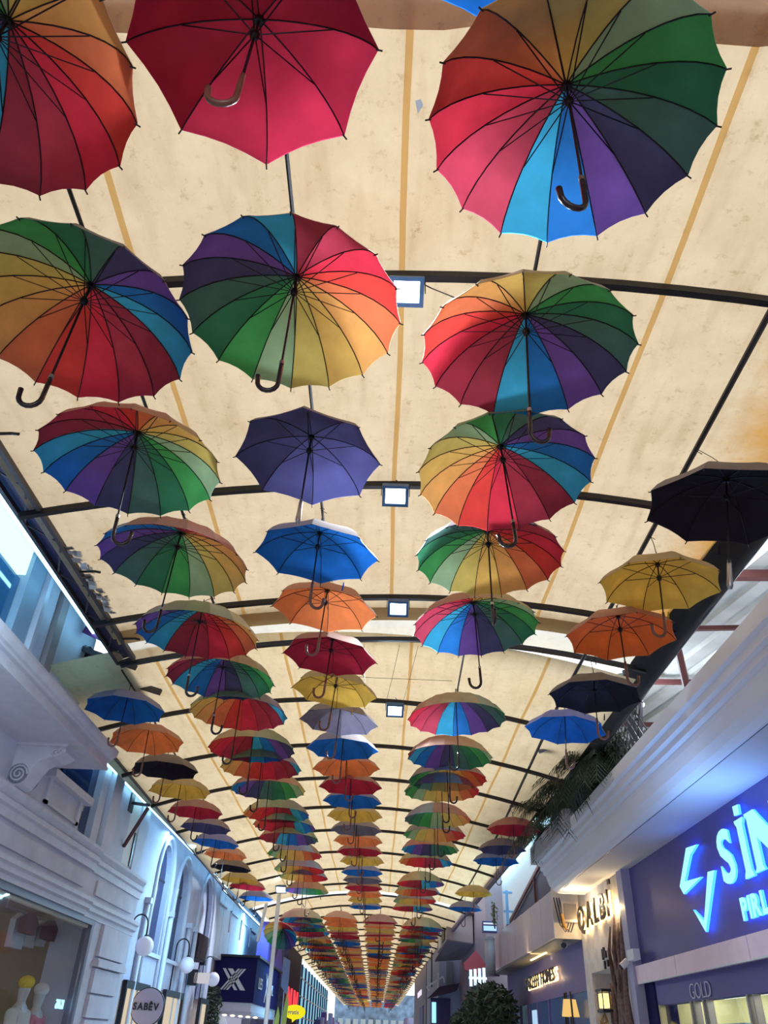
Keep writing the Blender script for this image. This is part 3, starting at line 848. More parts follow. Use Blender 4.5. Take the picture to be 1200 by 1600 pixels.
# scroll corbels below the cornice
def corbel(y):
    mb = MB(); mb.smooth = False
    w = 0.34
    # S-shaped bracket body
    prof_ = [(-4.3, 4.3), (-3.74, 4.3), (-3.72, 4.24), (-3.78, 4.2), (-3.84, 4.17), (-3.93, 4.16), (-4.0, 4.12), (-4.06, 4.03), (-4.1, 3.94), (-4.14, 3.87), (-4.22, 3.83), (-4.3, 3.84)]
    mb.poly([(x, y, z) for x, z in prof_], (0, w, 0))
    c = mb.build('corbel', M_MOULD, L1)
    for yy in (y - 0.002, y + w + 0.002):
        s = MB(); s.poly([(-4.2 + 0.115 * math.cos(t * PI / 10), yy - 0.001, 3.97 + 0.115 * math.sin(t * PI / 10)) for t in range(20)], (0, 0.002, 0)); s.build('groove_shade_disc', mat('scroll_groove_shade', lin(120, 122, 140), 0.8), c)  # darker disc paints in the shade of the scroll grooves
    for sx, sz, r0, turns in ((-4.2, 3.97, 0.105, 2.2), (-3.84, 4.22, 0.05, 1.5)):
        for yy in (y - 0.006, y + w + 0.006):
            s = MB(); s.smooth = True; pts = []
            for i in range(26):
                t = i / 25; a = 2 * PI * turns * t; r = r0 * (1 - 0.85 * t)
                pts.append((sx + r * math.cos(a), yy, sz + r * math.sin(a)))
            s.tube(pts, 0.012, 5); s.build('volute', M_MOULD, c)
    for k in range(3):
        s = MB(); s.tube([(-3.755 - k * 0.035, y - 0.02, 4.285 - k * 0.03), (-3.755 - k * 0.035, y + w + 0.02, 4.285 - k * 0.03)], 0.016, 8); s.build('corbel_roll', M_MOULD, c)
    s = MB(); s.box(-4.3, -3.70, y - 0.04, y + w + 0.04, 4.29, 4.32); s.build('corbel_slab', M_MOULD, c)
corbel(9.0); corbel(6.35); corbel(3.6)
# shop window
mb = MB()
mb.box(-4.42, -4.28, 2.5, 13.12, 2.86, 3.0); mb.box(-4.42, -4.29, 13.02, 13.12, 0, 2.9); mb.box(-4.42, -4.29, 2.5, 2.6, 0, 2.9)
mb.build('window_frame', mat('window_frame_grey', lin(110, 108, 130), 0.5), L1)
mb = MB(); mb.box(-4.335, -4.325, 2.6, 13.0, 0.4, 2.86); mb.build('window_pane', M_SHOPG, L1)
mb = MB(); mb.box(-4.4, -4.34, 2.6, 13.0, 2.82, 2.86); mb.build('lit_reveal_strip', mat('cream_reveal', lin(232, 214, 186), 0.6), L1)  # window reveal, its lit look put into the cream colour
mb = MB(); mb.box(-8.2, -8.1, 2.0, 13.5, 0, 3.1); mb.box(-8.2, -4.4, 13.4, 13.5, 0, 3.1); mb.box(-8.2, -4.9, 2.0, 13.5, 3.02, 3.1); mb.build('shop_interior', M_SHOPIN, L1)
lamp('shop_window_light', 'AREA', (-6.2, 10.0, 2.95), 5, (1, 0.84, 0.6), 3.2, (0, 0, -1), size_y=6)
# ceiling spot bar in the shop
mb = MB(); mb.box(-6.9, -6.3, 12.2, 12.4, 2.92, 2.98); mb.build('ceiling_light', emat('shop_tube', (1, 0.95, 0.85, 1), 8), L1)
# clothes rail with brown and grey garments seen through the window
rail = thing('clothes_rail', 'clothes rail with brown and grey garments behind the left shop window', 'clothes rail', (-5.6, 12, 0))
mb = MB(); mb.tube([(-4.85, 11.2, 2.86), (-4.85, 13.0, 2.86)], 0.015, 6); mb.tube([(-4.85, 11.2, 2.86), (-4.85, 11.2, 3.0)], 0.01, 6); mb.tube([(-4.85, 13.0, 2.86), (-4.85, 13.0, 3.0)], 0.01, 6); mb.build('rail', M_METAL, rail)
for k, (gy, gc) in enumerate(((11.95, (110, 60, 50)), (12.75, (110, 62, 52)), (12.0, (200, 200, 205)), (12.4, (190, 185, 180)), (12.8, (214, 210, 205)))):
    gx = -4.85 if k < 2 else -5.0; gb = 2.62 if k < 2 else 2.35 + 0.05 * k
    mb = MB(); mb.poly([(gx, gy - 0.24, 2.78), (gx, gy - 0.06, 2.87), (gx, gy + 0.06, 2.87), (gx, gy + 0.24, 2.78), (gx, gy + 0.2, gb), (gx, gy - 0.2, gb)], (0.08, 0, 0))
    mb.build('garment', mat('garment_%d' % gc[0] + str(gc[1]), lin(*gc), 0.8), rail)

# mannequins behind the glass
def mannequin(x, y, label, hat, top, s=1.0, zt=2.0):
    root = thing('mannequin', label, 'mannequin', (x, y, 0.4), 'mannequins in the left shop window')
    m = mat('mannequin_skin', lin(205, 200, 198), 0.4)
    def grow(name, joints, edges, mt, sub=2):
        me = bpy.data.meshes.new(name)
        me.from_pydata([(x + p[0], y + p[1], zt + p[2]) for p, r in joints], edges, [])
        o = bpy.data.objects.new('tmp', me); COL.objects.link(o)
        sk = o.modifiers.new('s', 'SKIN'); sk.use_smooth_shade = True
        for i, (p, r) in enumerate(joints):
            rr = r if isinstance(r, tuple) else (r, r)
            me.skin_vertices[0].data[i].radius = rr
        me.skin_vertices[0].data[0].use_root = True
        su = o.modifiers.new('u', 'SUBSURF'); su.levels = sub; su.render_levels = sub
        dg = bpy.context.evaluated_depsgraph_get()
        m2 = bpy.data.meshes.new_from_object(o.evaluated_get(dg)); bpy.data.objects.remove(o)
        m2.name = name; m2.materials.clear(); m2.materials.append(mt)
        return place(name, m2, root)
    # body: pelvis up to head, arms, legs in one surface
    J = [((0, 0, -0.75), (0.12, 0.15)), ((0, 0, -0.55), (0.10, 0.12)), ((0.01, 0, -0.32), (0.11, 0.16)), ((0, 0, -0.2), (0.07, 0.1)), ((0, 0, -0.13), 0.052), ((0.0, 0, -0.02), (0.085, 0.075)), ((0.015, 0, 0.08), (0.08, 0.07)),
         ((0, 0.19, -0.24), 0.055), ((0.03, 0.25, -0.5), 0.04), ((0.14, 0.2, -0.7), 0.03), ((0, -0.19, -0.24), 0.055), ((0.03, -0.25, -0.5), 0.04), ((0.12, -0.22, -0.72), 0.03),
         ((0, 0.09, -0.9), 0.085), ((0.02, 0.1, -1.25), 0.055), ((0, 0.1, -1.58), 0.04), ((0, -0.09, -0.9), 0.085), ((0.02, -0.1, -1.25), 0.055), ((0, -0.1, -1.58), 0.04)]
    E = [(0, 1), (1, 2), (2, 3), (3, 4), (4, 5), (5, 6), (3, 7), (7, 8), (8, 9), (3, 10), (10, 11), (11, 12), (0, 13), (13, 14), (14, 15), (0, 16), (16, 17), (17, 18)]
    grow('body', J, E, m)
    Jc = [((0, 0, -0.95), (0.17, 0.21)), ((0, 0, -0.7), (0.15, 0.18)), ((0.01, 0, -0.4), (0.15, 0.19)), ((0.0, 0, -0.24), (0.12, 0.15)), ((0, 0.2, -0.26), 0.085), ((0.03, 0.27, -0.5), 0.07), ((0, -0.2, -0.26), 0.085), ((0.03, -0.27, -0.5), 0.07)]
    grow('jacket', Jc, [(0, 1), (1, 2), (2, 3), (3, 4), (4, 5), (3, 6), (6, 7)], mat('jacket_%d' % top[1], lin(*top), 0.8))
    mb = MB(); mb.smooth = True; mb.sphere((x + 0.01, y, zt + 0.09), 0.105, 14, 8, sc=(1, 1, 0.8)); 
    mb.tube([(x + 0.02, y - 0.1, zt + 0.05), (x + 0.02, y, zt + 0.055), (x + 0.02, y + 0.1, zt + 0.05)], 0.022, 6)
    mb.build('hat', mat('hat_%d' % hat[2], lin(*hat), 0.8), root)
    return root
mannequin(-4.72, 12.15, 'mannequin in a yellow hat and cream jacket in the left shop window', (240, 205, 40), (225, 222, 215), zt=1.98)
mannequin(-4.72, 12.75, 'mannequin in a white woolly hat and pink top in the left shop window', (236, 230, 226), (225, 130, 150), zt=1.93)
# glowing mirrored letters modelled in place of a reflection in the pane
rs = thing('letter_reflection', 'small blue letters standing in for a reflection in the left shop window', 'sign', (-4.6, 12.6, 1.9))
text_on('letter', 'KAS', (-4.42, 12.95, 1.80), (0, -1, 0), (0, 0, 1), 0.16, 0.01, [emat('blue_letter', (0.3, 0.75, 1, 1), 3)], rs)

# upper glass storey above the cornice
M_LAVB = mat('blue_grey_render', lin(150, 175, 200), 0.6)
LU = thing('upper_storey', 'glazed upper storey above the left cornice, washed with cyan light', 'building', (-3.75, 5, 4.6))
mb = MB(); mb.box(-4.2, -3.9, -6, 9.08, 4.5, 5.96); mb.build('back_wall', M_GLASSD, LU)
mb = MB(); mb.box(-3.9, -3.76, 4.5, 6.98, 5.72, 5.98); mb.build('light_box_frame', M_WALL2, LU)
mb = MB(); mb.box(-3.92, -3.78, 3.0, 6.95, 5.43, 5.74); mb.build('lit_fascia', emat('lit_cyan_panel', (0.55, 0.98, 1.0, 1), 1.6), LU)
mb = MB(); mb.box(-3.9, -3.84, 2.0, 6.98, 4.6, 5.4); mb.build('window_pane', mat('window_blue_glass', lin(52, 110, 160), 0.05, spec=0.9), LU)
for y0, y1, x1, m in ((7.0, 7.32, -3.76, 'l'), (7.34, 7.42, -3.7, 'w'), (7.45, 7.8, -3.78, 'w'), (7.82, 8.0, -3.72, 'b'), (8.02, 9.08, -3.75, 'w')):
    mb = MB(); mb.box(-3.95, x1, y0, y1, 4.5, 5.96)
    mb.build('wall_panel', {'l': M_LAVB, 'w': M_WALL2, 'b': mat('brown_pier', lin(150, 138, 142), 0.6)}[m], LU)
for a, b in (((-3.83, 3.9, 4.75), (-3.83, 6.6, 5.0)), ((-3.83, 4.5, 5.2), (-3.83, 6.9, 4.75)), ((-3.83, 6.0, 5.3), (-3.83, 6.3, 4.6))):
    mb = MB(); mb.bar(a, b, 0.03); mb.build('glazing_bar', mat('blue_bar', lin(60, 80, 120), 0.4), LU)
mb = MB(); mb.box(-3.57, -3.54, 1.5, 9.0, 5.50, 5.52); mb.build('led_strip', emat('cyan_led_near', (0.30, 0.74, 1.0, 1), 12.0), LU)
lamp('led_strip_light', 'AREA', (-3.56, 5.2, 5.48), 330, (0.55, 0.86, 1.0), 0.06, (-0.8, 0, -0.6), size_y=7.6)
# purple bracket beam and dark brackets to the truss
br = thing('steel_bracket', 'dark steel bracket joining the glazed upper storey to the roof truss', 'bracket', (-3.7, 9, 5.3))
mb = MB(); mb.bar((-3.75, 9.12, 5.30), (-2.78, 9.05, 5.02), 0.05, 0.07); mb.build('lower_arm', M_TRUSS, br)
mb = MB(); mb.bar((-3.75, 8.75, 5.42), (-2.9, 8.3, 5.02), 0.05, 0.06); mb.build('upper_arm', M_TRUSS, br)
mb = MB(); mb.bar((-3.75, 8.75, 5.45), (-3.4, 9.1, 5.2), 0.05); mb.build('brace', M_TRUSS, br)
mb = MB(); mb.box(-3.78, -3.7, 8.85, 9.15, 5.15, 5.5); mb.build('wall_plate', M_BLACK, br)
pb = MB(); pb.bar((-3.72, 8.6, 5.62), (-2.95, 8.1, 5.15), 0.04, 0.11); tag(pb.build('purple_beam', mat('purple_paint', lin(110, 50, 120), 0.5)), 'short purple beam between the upper storey and the truss', 'beam')

# behind: set-back wall with tall blue window under the far truss
LB = thing('set_back_wall', 'set-back wall with a tall blue window and white pilasters under the left truss', 'building', (-4.45, 12, 3.9))
mb = MB(); mb.box(-4.52, -4.48, 11.0, 12.3, 3.86, 5.1); mb.build('window_pane', M_GLASSD, LB)
for y0, y1, x1 in ((12.3, 12.6, -4.38), (12.65, 13.1, -4.3), (13.15, 14.1, -4.4), (14.75, 15.3, -4.4)):
    mb = MB(); mb.box(-4.5, x1, y0, y1, 3.85, 5.1); mb.build('wall_panel', M_WALL2, LB)
mb = MB(); mb.box(-4.55, -4.43, 14.1, 14.75, 3.86, 5.1); mb.build('niche', mat('niche_white', lin(225, 220, 215), 0.7), LB)
mb = MB(); mb.box(-4.44, -4.41, 14.62, 14.72, 3.95, 4.5); mb.build('dark_slot', M_DARK, LB)
ar = thing('wall_bracket', 'steel wall bracket with a red-brown diagonal strut under the left truss', 'bracket', (-4.4, 14, 4.8))
mb = MB(); mb.bar((-4.38, 14.0, 4.86), (-3.95, 13.5, 4.72), 0.045, 0.05); mb.build('arm', M_TRUSS, ar)
mb = MB(); mb.box(-4.42, -4.37, 13.85, 14.05, 4.7, 5.0); mb.build('wall_plate', M_TRUSS, ar)
mb = MB(); mb.bar((-4.38, 14.0, 4.15), (-3.98, 13.6, 4.7), 0.045, 0.045); mb.build('strut', M_REDST, ar)

# ================================================================ left: building with tall arches
L2 = thing('arcaded_building', 'pale building with tall narrow arches lit blue-white from above', 'building', (-4.5, 20, 0))
M_ARCHW = mat('arcade_plaster', lin(190, 190, 215), 0.7, noise=0.1, nscale=3, bump=0.1)
def arch_wall(y0, y1, z0, z1, x, depth, openings):
    """wall in the y-z plane with round-headed openings (yc, half, zb, zspring)"""
    mb = MB()
    cur = y0
    for yc, h, zb, zs in sorted(openings):
        mb.box(x - depth, x, cur, yc - h, z0, z1)
        if zb > z0: mb.box(x - depth, x, yc - h, yc + h, z0, zb)
        n = 12
        arc = [(yc - h * math.cos(PI * i / n), zs + h * 1.25 * math.sin(PI * i / n)) for i in range(n + 1)]
        for (ya, za), (yb, zb_) in zip(arc, arc[1:]):
            k = len(mb.v)
            for xx in (x, x - depth):
                mb.v += [(xx, ya, za), (xx, yb, zb_), (xx, yb, z1), (xx, ya, z1)]
            for q in ((0, 1, 2, 3), (7, 6, 5, 4), (0, 4, 5, 1), (2, 6, 7, 3)):
                mb.f.append(tuple(k + i for i in q)); mb.m.append(0)
        cur = yc + h
    mb.box(x - depth, x, cur, y1, z0, z1)
    return mb
OPEN = [(17.5, 0.52, 2.86, 4.2), (19.3, 0.5, 2.86, 4.15), (22.3, 0.85, 0.3, 3.9)]
arch_wall(15.3, 24.1, 2.3, 5.15, -4.5, 0.11, OPEN).build('arcade_wall', M_ARCHW, L2)
mb = MB(); mb.box(-5.0, -4.64, 15.3, 24.1, 0, 5.15); mb.build('back_wall', M_ARCHW, L2)
for k, (yc, h, zb, zs) in enumerate(OPEN):
    # raised archivolt moulding
    mb = MB(); mb.smooth = True
    H = h + 0.14
    pts = [(-4.48, yc - H, 1.0 if k < 2 else 0.3)] + [(-4.48, yc - H * math.cos(PI * i / 16), zs + H * 1.2 * math.sin(PI * i / 16)) for i in range(17)] + [(-4.48, yc + H, 1.0 if k < 2 else 0.3)]
    mb.tube(pts, 0.05, 8); mb.build('archivolt', M_WALL2, L2)
    if k < 2:
        mb = MB(); mb.box(-4.63, -4.61, yc - h, yc + h, zb, zs + h * 1.25); mb.build('window_pane', mat('dim_pane', lin(38, 42, 84), 0.35), L2)
        mb = MB(); mb.box(-4.61, -4.44, yc - h - 0.1, yc + h + 0.1, zb - 0.07, zb); mb.build('sill', M_WALL2, L2)
        mb = MB(); mb.box(-4.61, -4.595, yc - 0.02, yc + 0.02, zb, zs + h); mb.box(-4.61, -4.595, yc - h, yc + h, zs - 0.02, zs + 0.02); mb.build('glazing_bar', M_DARK, L2)
for yc in (16.45, 18.42, 20.4, 21.2):
    mb = MB(); mb.smooth = True; mb.tube([(-4.44, yc, 0), (-4.44, yc, 3.6)], 0.05, 8); mb.build('column_shaft', M_WALL2, L2)
    mb = MB(); mb.box(-4.52, -4.38, yc - 0.08, yc + 0.08, 3.6, 3.7); mb.build('column_capital', M_WALL2, L2)
# ground floor shop bays below the arches
for y0, y1 in ((15.9, 17.6), (19.0, 20.8), (22.9, 24.0)):
    mb = MB(); mb.box(-4.48, -4.40, y0, y1, 2.2, 2.32); mb.box(-4.48, -4.40, y0, y0 + 0.08, 0, 2.2); mb.box(-4.48, -4.40, y1 - 0.08, y1, 0, 2.2); mb.build('shopfront_frame', M_DARK, L2)
    mb = MB(); mb.box(-4.47, -4.45, y0 + 0.08, y1 - 0.08, 0.3, 2.2); mb.build('lit_window', emat('cream_window', (1.0, 0.85, 0.62, 1), 0.7), L2)
# led strip on top of the wall, throwing its light down the plaster
mb = MB(); mb.box(-4.34, -4.31, 10.5, 24.0, 4.99, 5.005); mb.build('led_strip', M_LEDC, L2)
lamp('led_strip_light', 'AREA', (-4.32, 17.2, 4.98), 700, (0.34, 0.72, 1.0), 0.05, (-0.35, 0, -0.9), size_y=13.6)

# carved dark wooden plaque, small lit box sign, round sign, globe lamps
wp = thing('carved_plaque', 'dark carved wooden plaque on the blind arch', 'plaque', (-4.5, 21.8, 3.3))
mb = MB(); mb.box(-4.74, -4.4, 21.35, 22.45, 3.05, 3.62); mb.build('board', mat('dark_oak', lin(48, 36, 52), 0.7, noise=0.3, nscale=10), wp)
for k in range(7):
    mb = MB(); mb.tube([(-4.38, 21.42 + k * 0.155, 3.08), (-4.36, 21.46 + k * 0.155, 3.34), (-4.38, 21.42 + k * 0.155, 3.6)], 0.035, 6); mb.build('carved_rib', mat('dark_oak2', lin(66, 48, 58), 0.6), wp)
for a, b in ((3.5, 0.1), (3.1, 0.1)):
    mb = MB(); mb.box(-4.5, -4.36, 22.45, 22.65, a - 0.1, a + 0.1); mb.build('side_block', M_DARK, wp)
bs = thing('box_sign', 'small white lit box sign with dark back on the pale wall', 'sign', (-4.3, 21.7, 2.65))
mb = MB(); mb.box(-4.45, -4.22, 21.1, 21.35, 2.5, 2.82); mb.build('case', M_DARK, bs)
mb = MB(); mb.box(-4.30, -3.98, 21.1, 21.34, 2.55, 2.76); mb.build('face', emat('box_face', (0.95, 0.93, 1, 1), 0.6), bs)
rsn = thing('round_sign', 'round pale sign with dark lettering SABÊV on a black arm', 'sign', (-4.2, 16.7, 1.95))
mb = MB(); mb.smooth = False
def disc(mb, c, r, n, th, ax='y', mi=0, sx=1.0):
    pts = [(c[0] + sx * r * math.cos(2 * PI * i / n), c[1], c[2] + r * math.sin(2 * PI * i / n)) for i in range(n)]
    mb.poly(pts, (0, th, 0), mi)
disc(mb, (-4.17, 16.7, 1.95), 0.305, 32, 0.07); mb.build('rim', M_DARK, rsn)
mb = MB(); disc(mb, (-4.17, 16.69, 1.95), 0.29, 32, 0.01); mb.build('face', mat('sign_face', lin(190, 180, 205), 0.5), rsn)
mb = MB(); mb.box(-4.72, -4.48, 16.68, 16.8, 1.82, 2.05); mb.build('arm', M_BLACK, rsn)
text_on('letter', 'SABÊV', (-4.43, 16.685, 1.9), (1, 0, 0), (0, 0, 1), 0.155, 0.006, [M_DARK], rsn, bold=0.004, xscale=0.95)
mb = MB(); disc(mb, (-4.09, 16.682, 1.9), 0.001, 3, 0.001)
def globe_lamp(y, z, label, x=-4.2):
    root = thing('globe_lamp', label, 'lamp', (x, y, z), 'globe lamps on the arcaded building')
    mb = MB(); mb.smooth = True; mb.sphere((x, y, z), 0.16, 18, 12); mb.build('globe', mat('opal_globe', lin(226, 222, 240), 0.35, emit=(0.8, 0.82, 1, 1), strength=0.12), root)
    mb = MB(); pts = [(x, y, z + 0.15), (x, y - 0.02, z + 0.32)]
    for i in range(1, 9):
        t = PI * i / 8; pts.append((x - 0.14 + 0.14 * math.cos(t), y - 0.05, z + 0.34 + 0.16 * math.sin(t)))
    pts += [(x - 0.28, y - 0.05, z + 0.1), (x - 0.28, y - 0.05, z - 0.6)]
    mb.tube(pts, 0.014, 6); mb.build('arm', M_BLACK, root)
    mb = MB(); mb.tube([(x, y, z + 0.13), (x, y, z + 0.18)], [0.06, 0.03], 8); mb.build('cap', M_BLACK, root)
globe_lamp(15.84, 2.84, 'white globe lamp above the round sign')
globe_lamp(19.64, 2.81, 'white globe lamp below the second arch')
globe_lamp(23.04, 2.73, 'white globe lamp beside the navy shop sign')

# ================================================================ left: trusses
def truss(label, a, b, c, d, n, sheet=True):
    """inner chord a-b, outer chord c-d, n bays"""
    root = thing('lattice_truss', label, 'truss', tuple((Vector(a) + Vector(b)) / 2), 'lattice trusses along the left wall')
    a, b, c, d = map(Vector, (a, b, c, d))
    for p, q in ((a, b), (c, d)):
        mb = MB(); mb.bar(p, q, 0.035, 0.045); mb.build('chord', M_TRUSS, root)
    for i in range(n):
        p = a.lerp(b, i / n); q = c.lerp(d, (i + 0.5) / n); r = a.lerp(b, (i + 1) / n)
        mb = MB(); mb.bar(p, q, 0.016); mb.build('diagonal', M_TRUSS, root)
        mb = MB(); mb.bar(q, r, 0.012); mb.build('diagonal', M_TRUSS, root)
    mb = MB(); mb.bar(b, d, 0.04); mb.build('end_post', M_TRUSS, root)
    if sheet:
        up = Vector((-0.02, 0, 0.05))
        mb = MB(); mb.quad(a + Vector((-0.0, 0, 0.03)), b + Vector((-0.0, 0, 0.03)), d + up, c + up)
        mb.build('dark_sheet', mat('violet_sheet', lin(44, 36, 74), 0.7), root)
# added opaque boards that block daylight between roof sheet and buildings
for lb, p in (('added dark board blocking daylight above the near left truss', [(-3.02, -6, 5.09), (-3.02, 9.6, 5.09), (-4.3, 9.6, 6.3), (-4.3, -6, 6.3)]),
              ('added dark board blocking daylight above the far left truss', [(-3.9, 9.4, 4.99), (-4.25, 44, 4.93), (-5.3, 44, 5.3), (-5.3, 9.4, 5.3)]),
              ('added dark board blocking daylight at the end of the near left truss', [(-3.9, 9.35, 5.0), (-3.9, 9.4, 6.3), (-5.3, 9.4, 6.3), (-5.3, 9.35, 5.0)])):
    mb = MB(); mb.poly(p, (0, 0.01, 0.02)); tag(mb.build('daylight_blocker', mat('blocker_paint', lin(60, 60, 84), 0.8)), lb, 'board')
truss('lattice truss at the left edge of the nearest tarpaulin', (-2.80, 0.0, 4.96), (-2.80, 7.9, 4.96), (-3.06, 0.0, 5.06), (-3.10, 8.3, 5.06), 10)
truss('lattice truss running on below the long tarpaulin', (-3.85, 9.7, 4.82), (-4.2, 26, 4.74), (-3.98, 9.6, 4.93), (-4.3, 26, 4.85), 16)
# folded foil-like scrap and hooks on the first truss
mb = MB()
random.seed(3)
for k in range(40):
    y = 5.6 + k * 0.03; mb.obox((-2.73 + random.uniform(-0.03, 0.03), y, 4.96 + random.uniform(-0.02, 0.02)), (0.03, random.uniform(-.02, .02), 0), (0, 0.03, random.uniform(-.02, .02)), (0, 0.01, 0.006))
tag(mb.build('foil_scrap', mat('crumpled_foil', lin(190, 190, 195), 0.3, 0.8)), 'crumpled silver foil tucked into the left truss', 'foil', kind='stuff')
for k, hy in enumerate((4.1, 6.0, 7.4)):
    mb = MB(); mb.tube([(-2.8, hy, 4.96), (-2.66, hy, 4.97), (-2.60, hy - 0.02, 4.95)], 0.012, 5)
    tag(mb.build('truss_hook', M_BLACK), 'small black hook on the nearest truss, ' + ordinal(k + 1) + ' from the camera', 'hook', 'hooks on the left truss')
# bundled cables and dark cloth scraps lying over the second truss
mb = MB()
for k in range(60):
    y = random.uniform(9.8, 25); x = -3.88 - 0.02 * (y - 9.7)
    mb.obox((x + random.uniform(-0.05, 0.06), y, 4.9 + random.uniform(-0.03, 0.08)), (random.uniform(.02, .06), random.uniform(-.05, .05), 0), (0, random.uniform(.05, .18), random.uniform(-.03, .03)), (0, 0, 0.008))
tag(mb.build('dark_debris', M_CLOTH), 'dark scraps of cloth and cable bundled along the far left truss', 'scraps', kind='stuff')

# ================================================================ left: white panelled building behind the arcade
L3 = thing('panelled_building', 'white panelled facade washed with cyan light behind the navy shop sign', 'building', (-4.7, 29, 3))
for k in range(7):
    y0 = 24.4 + k * 1.6
    mb = MB(); mb.box(-4.9, -4.7, y0, y0 + 1.56, 3.4, 5.1); mb.build('facade_panel', M_WALL2, L3)
mb = MB(); mb.box(-4.95, -4.88, 24.2, 36, 0, 5.1); mb.build('back_wall', M_WALL, L3)
for k in range(4):
    mb = MB(); mb.box(-4.7, -4.66, 24.9 + 2.3 * k, 26.4 + 2.3 * k, 4.75, 4.8); mb.box(-4.7, -4.66, 24.9 + 2.3 * k, 24.95 + 2.3 * k, 4.2, 4.8); mb.build('frame_moulding', M_MOULD, L3)
mb = MB(); mb.box(-4.5, -4.46, 24.4, 36, 4.99, 5.01); mb.build('led_strip', M_LEDC, L3)
lamp('led_strip_light', 'AREA', (-4.48, 30.0, 4.98), 700, (0.25, 0.66, 1.0), 0.05, (-0.35, 0, -0.9), size_y=11.5)

# navy shop sign box with chrome crossed emblem and lettering
NS = thing('shop_sign_box', 'navy corner sign box with a crossed silver emblem and LES X GIRL lettering', 'sign', (-4.2, 26.6, 2.3))
mb = MB(); mb.box(-4.88, -3.6, 26.6, 33.2, 2.36, 3.5); mb.build('box', M_NAVYD, NS)
mb = MB(); mb.box(-4.95, -3.52, 26.5, 33.3, 3.5, 3.56); mb.build('lid', M_DARK, NS)
mb = MB(); mb.box(-4.85, -3.65, 26.64, 33.0, 2.14, 2.36); mb.build('light_fascia', mat('lit_white_fascia', lin(215, 210, 225), 0.5), NS)
mb = MB(); mb.box(-4.88, -3.62, 26.6, 33.0, 2.06, 2.14); mb.build('soffit', M_WALL, NS)
M_CHR = mat('brushed_silver', lin(215, 210, 215), 0.35, 0.3)
ex, ez = -4.28, 2.93
def slab(x0, z0, x1, z1, w):
    mb = MB(); mb.poly([(x0 - w, 26.57, z0), (x0 + w, 26.57, z0), (x1 + w, 26.57, z1), (x1 - w, 26.57, z1)], (0, 0.03, 0)); mb.build('emblem_stroke', M_CHR, NS)
slab(ex - 0.28, ez + 0.27, ex + 0.14, ez - 0.27, 0.045)
slab(ex - 0.10, ez + 0.27, ex + 0.34, ez - 0.27, 0.075)
slab(ex + 0.16, ez + 0.27, ex - 0.30, ez - 0.27, 0.03)
slab(ex + 0.34, ez + 0.27, ex - 0.12, ez - 0.27, 0.03)
slab(ex + 0.25, ez + 0.27, ex - 0.21, ez - 0.27, 0.02)
text_on('letter', 'LES', (-3.59, 27.3, 2.75), (0, 1, 0), (0, 0, 1), 0.42, 0.01, [M_CHR], NS, xscale=1.5)
text_on('letter', 'X', (-3.59, 28.9, 2.45), (0, 1, 0), (0, 0, 1), 1.15, 0.01, [M_CHR], NS, xscale=1.0)
text_on('letter', 'GIRL', (-3.59, 30.0, 2.72), (0, 1, 0), (0, 0, 1), 0.42, 0.01, [M_CHR], NS, xscale=1.6)
for k in range(5):
    mb = MB(); mb.sphere((-4.4 + 0.16 * k, 26.72 + 0.5 * k, 2.04), 0.05, 10, 6, sc=(1.4, 1, 0.4)); mb.build('bulb', M_WARM, NS)
# shop window glow below the sign
mb = MB(); mb.box(-4.9, -4.8, 26.7, 33, 0, 2.06); mb.build('shop_glow', emat('pale_shop_glow', (0.75, 0.75, 1.0, 1), 0.5), NS)

# hanging textiles, white pole, dark tower block, red letters, yellow bubble
bn = thing('hanging_banner', 'lilac hanging banner behind the leaning white pole', 'banner', (-3.9, 33, 4))
mb = MB(); mb.poly([(-4.1, 30.6, 4.6), (-3.75, 34.2, 4.45), (-3.62, 34.2, 3.5), (-4.0, 30.6, 3.75)], (0, 0.05, 0)); mb.build('cloth', mat('lilac_cloth', lin(150, 130, 225), 0.7, translucent=0.3), bn)
bn = thing('hanging_banner', 'pale blue hanging banner right of the leaning white pole', 'banner', (-3.7, 36, 4))
mb = MB(); mb.poly([(-3.75, 35.2, 4.2), (-3.5, 35.6, 4.1), (-3.5, 35.6, 2.9), (-3.75, 35.2, 3.2)], (0, 0.05, 0)); mb.build('cloth', mat('pale_blue_cloth', lin(170, 195, 240), 0.7, translucent=0.3), bn)
mb = MB(); mb.box(-4.2, -3.8, 30.5, 36, 3.5, 4.9); tag(mb.build('wall_block', mat('violet_wall', lin(66, 50, 128), 0.7)), 'dark violet wall block behind the banners', 'wall')
po = thing('street_pole', 'slender white pole with a smaller one beside it, in front of the tipped umbrella', 'pole', (-3.0, 25.3, 0))
mb = MB(); mb.tube([(-3.0, 25.2, 0), (-3.0, 25.3, 5.1)], 0.06, 10); mb.build('shaft', M_WHITE, po)
mb = MB(); mb.tube([(-3.62, 26.3, 3.9), (-3.45, 26.3, 5.2)], 0.05, 10); mb.build('second_shaft', M_WHITE, po)
mb = MB(); mb.tube([(-3.0, 25.3, 5.1), (-2.95, 24.9, 5.2), (-2.85, 24.2, 5.15)], 0.03, 8); mb.build('arm', M_WHITE, po)

